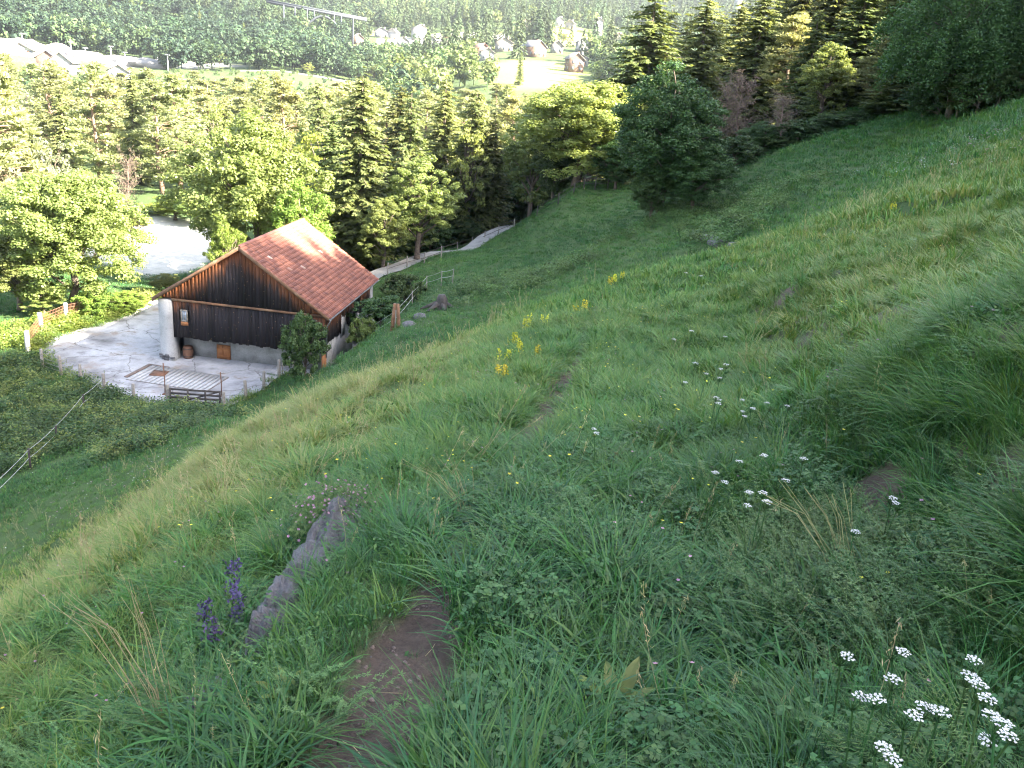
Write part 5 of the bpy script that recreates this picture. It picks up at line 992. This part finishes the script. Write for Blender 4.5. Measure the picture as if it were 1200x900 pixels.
for (u, v, vt) in ((28,64,40),(84,70,50),(101,72,57),(131,76,55),(147,79,62),(185,78,60),(197,83,65)):
    p = hit(u, v, r0=200); r = np.hypot(*p[:2]); h = ray(u, vt)[2]*r-p[2]; LM.append((u, thing('lamp_mast', 'slim floodlight mast at the works site', 'lamp mast', tuple(p), 0, 'lamp masts of the works site'))); t = LM[-1][1]; MB().tube([(0, 0, -1), (0, 0, h*.5), (0, 0, h)], [.35, .28, .2], 6).obj('pole', M_MAST, t); MB().box((-1.1, -.4, h), (1.1, .4, h+.35)).obj('lamp_head', M_MAST, t)
number(LM, 'slim floodlight mast at the works site, %s from the left')
# bridge: deck on piers with an arch
def bridge():
    a, b = pt(312, 2, 640), pt(430, 24, 640); d = b-a; L = np.linalg.norm(d); t = thing('arch_bridge', 'grey concrete arch bridge high above the valley at the top of the photo', 'bridge', tuple(a), math.atan2(d[1], d[0])); hx = np.hypot(*d[:2]); sl_ = d[2]/hx
    m = MB(); m.tube([(0, 0, 0), (hx, 0, d[2])], .8, 4); m.obj('deck', M_CONCB, t)
    def arch(x): q = (x-hx*.34)/(hx*.46); return sl_*x-2.5-(2*q-1)**2*14
    for s in (-3, 3): MB().tube([(x, s, arch(x)) for x in np.linspace(hx*.34, hx*.80, 15)], .65, 5).obj('arch_rib', M_CONCB, t)
    for x in np.array([.17, .28, .40, .47, .67, .74, .86])*hx:
        zb = arch(x) if .345*hx < x < .795*hx else sl_*x-30
        for s in (-2.5, 2.5): MB().tube([(x, s, zb), (x, s, sl_*x)], .45, 5).obj('pier', M_CONCB, t)
    for s in (-2.2, 2.2): MB().box((0, s-.1, .6), (hx, s+.1, 1.6), (np.array([[1, 0, 0], [0, 1, 0], [sl_, 0, 1]]), np.zeros(3))).obj('parapet', M_CONCB, t)
M_CONCB = rough_mat('bridge_concrete', (.028, .034, .046), (.045, .054, .068), .2, .9, .1, .05)  # darker and bluer than concrete: the bridge's shade is put into the colour
bridge()
# mast-like pale tower at the top right of centre
p = pt(862, 22, 900); z0 = gz(p[0], p[1]); t = thing('tower', 'slender pale tower among blue hills between two spruces', 'tower', (p[0], p[1], z0)); H = p[2]+32-z0
MB().tube([(0, 0, -2), (0, 0, H*.5), (0, 0, H)], [4.2, 3.6, 3.2], 8).obj('shaft', HW, t); MB().tube([(0, 0, H), (0, 0, H+1.5), (0, 0, H+7)], [3.8, 3.4, .2], 8).obj('cap', RG, t)
# trees standing between the houses and on the near valley side, one by one; the far wood as one mass
HP = np.array([o.matrix_basis.translation[:2] for o in SC.objects if o.get('category') in ('house', 'gravel heap')])
rg = np.random.default_rng(9); done = 0; tries = 0; VT = []; VL = []
while done < 120 and tries < 6000:
    tries += 1; az = rg.uniform(-34, 14); r = rg.uniform(280, 720); x, y = r*math.sin(rad(az)), r*math.cos(rad(az))
    if r < 430 and az < -10 or r < 375 and az > -7: continue
    if field_mask(np.array([x]), np.array([y]))[0][0] < .75 and rg.random() < .8: continue
    if np.hypot(HP[:, 0]-x, HP[:, 1]-y).min() < 11: continue
    dh = np.degrees(np.arctan2(HP[:, 0], HP[:, 1]))-az; rh = np.hypot(HP[:, 0], HP[:, 1])
    if ((np.abs(dh) < 1.0) & (rh > r) & (rh < r+60)).any(): continue
    if any((x-a)**2+(y-b)**2 < 90 for a, b in VT): continue
    VT.append((x, y)); done += 1; k = (GB[0], GB[2], GB[1], GW, SPG[0], SPG[1])[rg.choice(6, p=[.26, .24, .16, .08, .16, .10])]; con = k in SPG
    VL.append((az, r, con, place(k, x, y, rg.uniform(10, 16) if con else rg.uniform(6, 10.5), rg.uniform(4, 6) if con else rg.uniform(6, 10), 'spruce_tree' if con else 'broadleaf_tree', 'far spruce standing between the village houses and fields' if con else 'far leafy tree standing between the village houses and fields', 'trees round the village')))
for a0, a1, zn in ((-60, -18, 'by the works site at the left'), (-18, -10, 'under the bridge'), (-10, -4, 'round the left half of the village'), (-4, 1, 'round the bright field'), (1, 30, 'left of the tallest spruce')):
    for cn in (True, False):
        for r0, r1, rn in ((0, 420, 'near'), (420, 580, 'mid distance'), (580, 999, 'distant')):
            number([(a, o) for a, r, c, o in VL if c == cn and a0 <= a < a1 and r0 <= r < r1], rn+(' spruce ' if cn else ' leafy tree ')+zn+', %s from the left')
def far_wood():
    x, y = [], []
    for n, r0, r1 in ((5200, 270, 700), (8000, 690, 1300), (11000, 1300, 2600), (9000, 2600, 4600)):
        a, b = sector(n, r0, r1, -44, 44, rg); x.append(a); y.append(b)
    x = np.concatenate(x); y = np.concatenate(y); r = np.hypot(x, y); az = np.degrees(np.arctan2(x, y)); fm, k = field_mask(x, y); ok = fm > 1.0
    vil = (az > -11) & (az < 8) & (r > 330) & (r < 760); ok &= ~(vil & (rg.random(len(x)) > .6)); low_ = (r < 440) & (az < -9); lo2 = (az > -6.5) & (az < 5.5) & (r < 372)
    ok &= np.array([np.hypot(HP[:, 0]-a, HP[:, 1]-b).min() > 12 if 250 < q < 800 else True for a, b, q in zip(x, y, r)])
    for hx_, hy_ in HP:
        ha = math.degrees(math.atan2(hx_, hy_)); hr = math.hypot(hx_, hy_); ok &= ~((np.abs(az-ha) < .8) & (r < hr) & (r > hr-60))
    x, y, r, az, low_ = x[ok], y[ok], r[ok], az[ok], low_[ok]; lo2 = lo2[ok]; n = len(x); con = (fbm(x*.006, y*.006, 500)+.35*sstep(600, 1300, r)+.25*sstep(-6, 6, az)*(r > 600)-.28*(az < -9)+rg.normal(size=n)*.15) > .12
    idx = np.where(con, rg.integers(4, 7, n), rg.integers(0, 4, n)); s = rg.uniform(.6, 1.2, n)*np.where(con, 1.7, 1.55)*np.where(r > 1300, 1.35, 1)*np.where(r > 2600, 1.5, 1.); s = np.where(low_, np.clip((-.0225*r-ground_z(x, y))/13, .25, 1.)*rg.uniform(.7, 1., n), s); s = np.where(lo2, np.clip((-.011*r-ground_z(x, y))/15, .2, 1.)*rg.uniform(.7, 1., n), s)
    scatter('far_wood', 'mixed wood covering the far side of the valley', 'wood', np.stack([x, y, ground_z(x, y)-.5], -1), np.c_[np.zeros((n, 2)), rg.uniform(0, 6.28, n)], s, idx, np.clip(.5+.5*fbm(x*.012, y*.012, 520)+rg.normal(size=n)*.22-.42*sstep(-9, -13, az)*(r > 440)+.22*sstep(-10, -5, az), 0, 1), FT)  # tint drops towards the far left: hillside shade put into the leaf colour
far_wood()
# unseen wood up the right hill, tree tops shaped so its shade covers the meadow
def hill_wood():
    x = rg.uniform(30, 95, 2600); y = rg.uniform(-80, 44, 2600); ok = (np.degrees(np.arctan2(x, y)) > 39); x, y = x[ok], y[ok]; keep = []
    for a, b in zip(x, y):
        if all((a-c)**2+(b-d)**2 > 9 for c, d in keep): keep.append((a, b))
    K = np.array(keep); n = len(K); z = ground_z(K[:, 0], K[:, 1])
    top = SHADE+7.2*(1-sstep(12, 25, K[:, 1]))+.649*(K[:, 0]+15.8)/.951+2.2*fbm(K[:, 0]*.22, K[:, 1]*.22, 700)+rg.uniform(-1.6, .4, n); top = np.maximum(top, z+5)
    scatter('hillside_wood', 'dense spruce wood up the hill to the right', 'wood', np.c_[K, z-.3], np.c_[np.zeros((n, 2)), rg.uniform(0, 6.28, n)], np.clip((top-z)/18, .3, 1.15), rg.integers(0, 3, n), rg.random(n), [SP[0][1], SP[1][1], SP[2][1]])
SHADE = -14.0
hill_wood()
# valley air
def haze():
    m = bpy.data.materials.new('valley_haze'); m.use_nodes = True; n = m.node_tree.nodes; n.remove(n['Principled BSDF']); v = n.new('ShaderNodeVolumePrincipled'); v.inputs['Density'].default_value = HAZE; v.inputs['Color'].default_value = (.80, .88, 1., 1); v.inputs['Anisotropy'].default_value = .3
    m.node_tree.links.new(v.outputs[0], n['Material Output'].inputs['Volume']); zl, zh = float(V[:, 2].min())-1, float(V[:, 2].max())+60
    tag(MB().box((-5400, -5400, zl), (5400, 5400, zh)).obj('haze', m), None, None, None, 'stuff')
HAZE = .0001
if HAZE: haze()
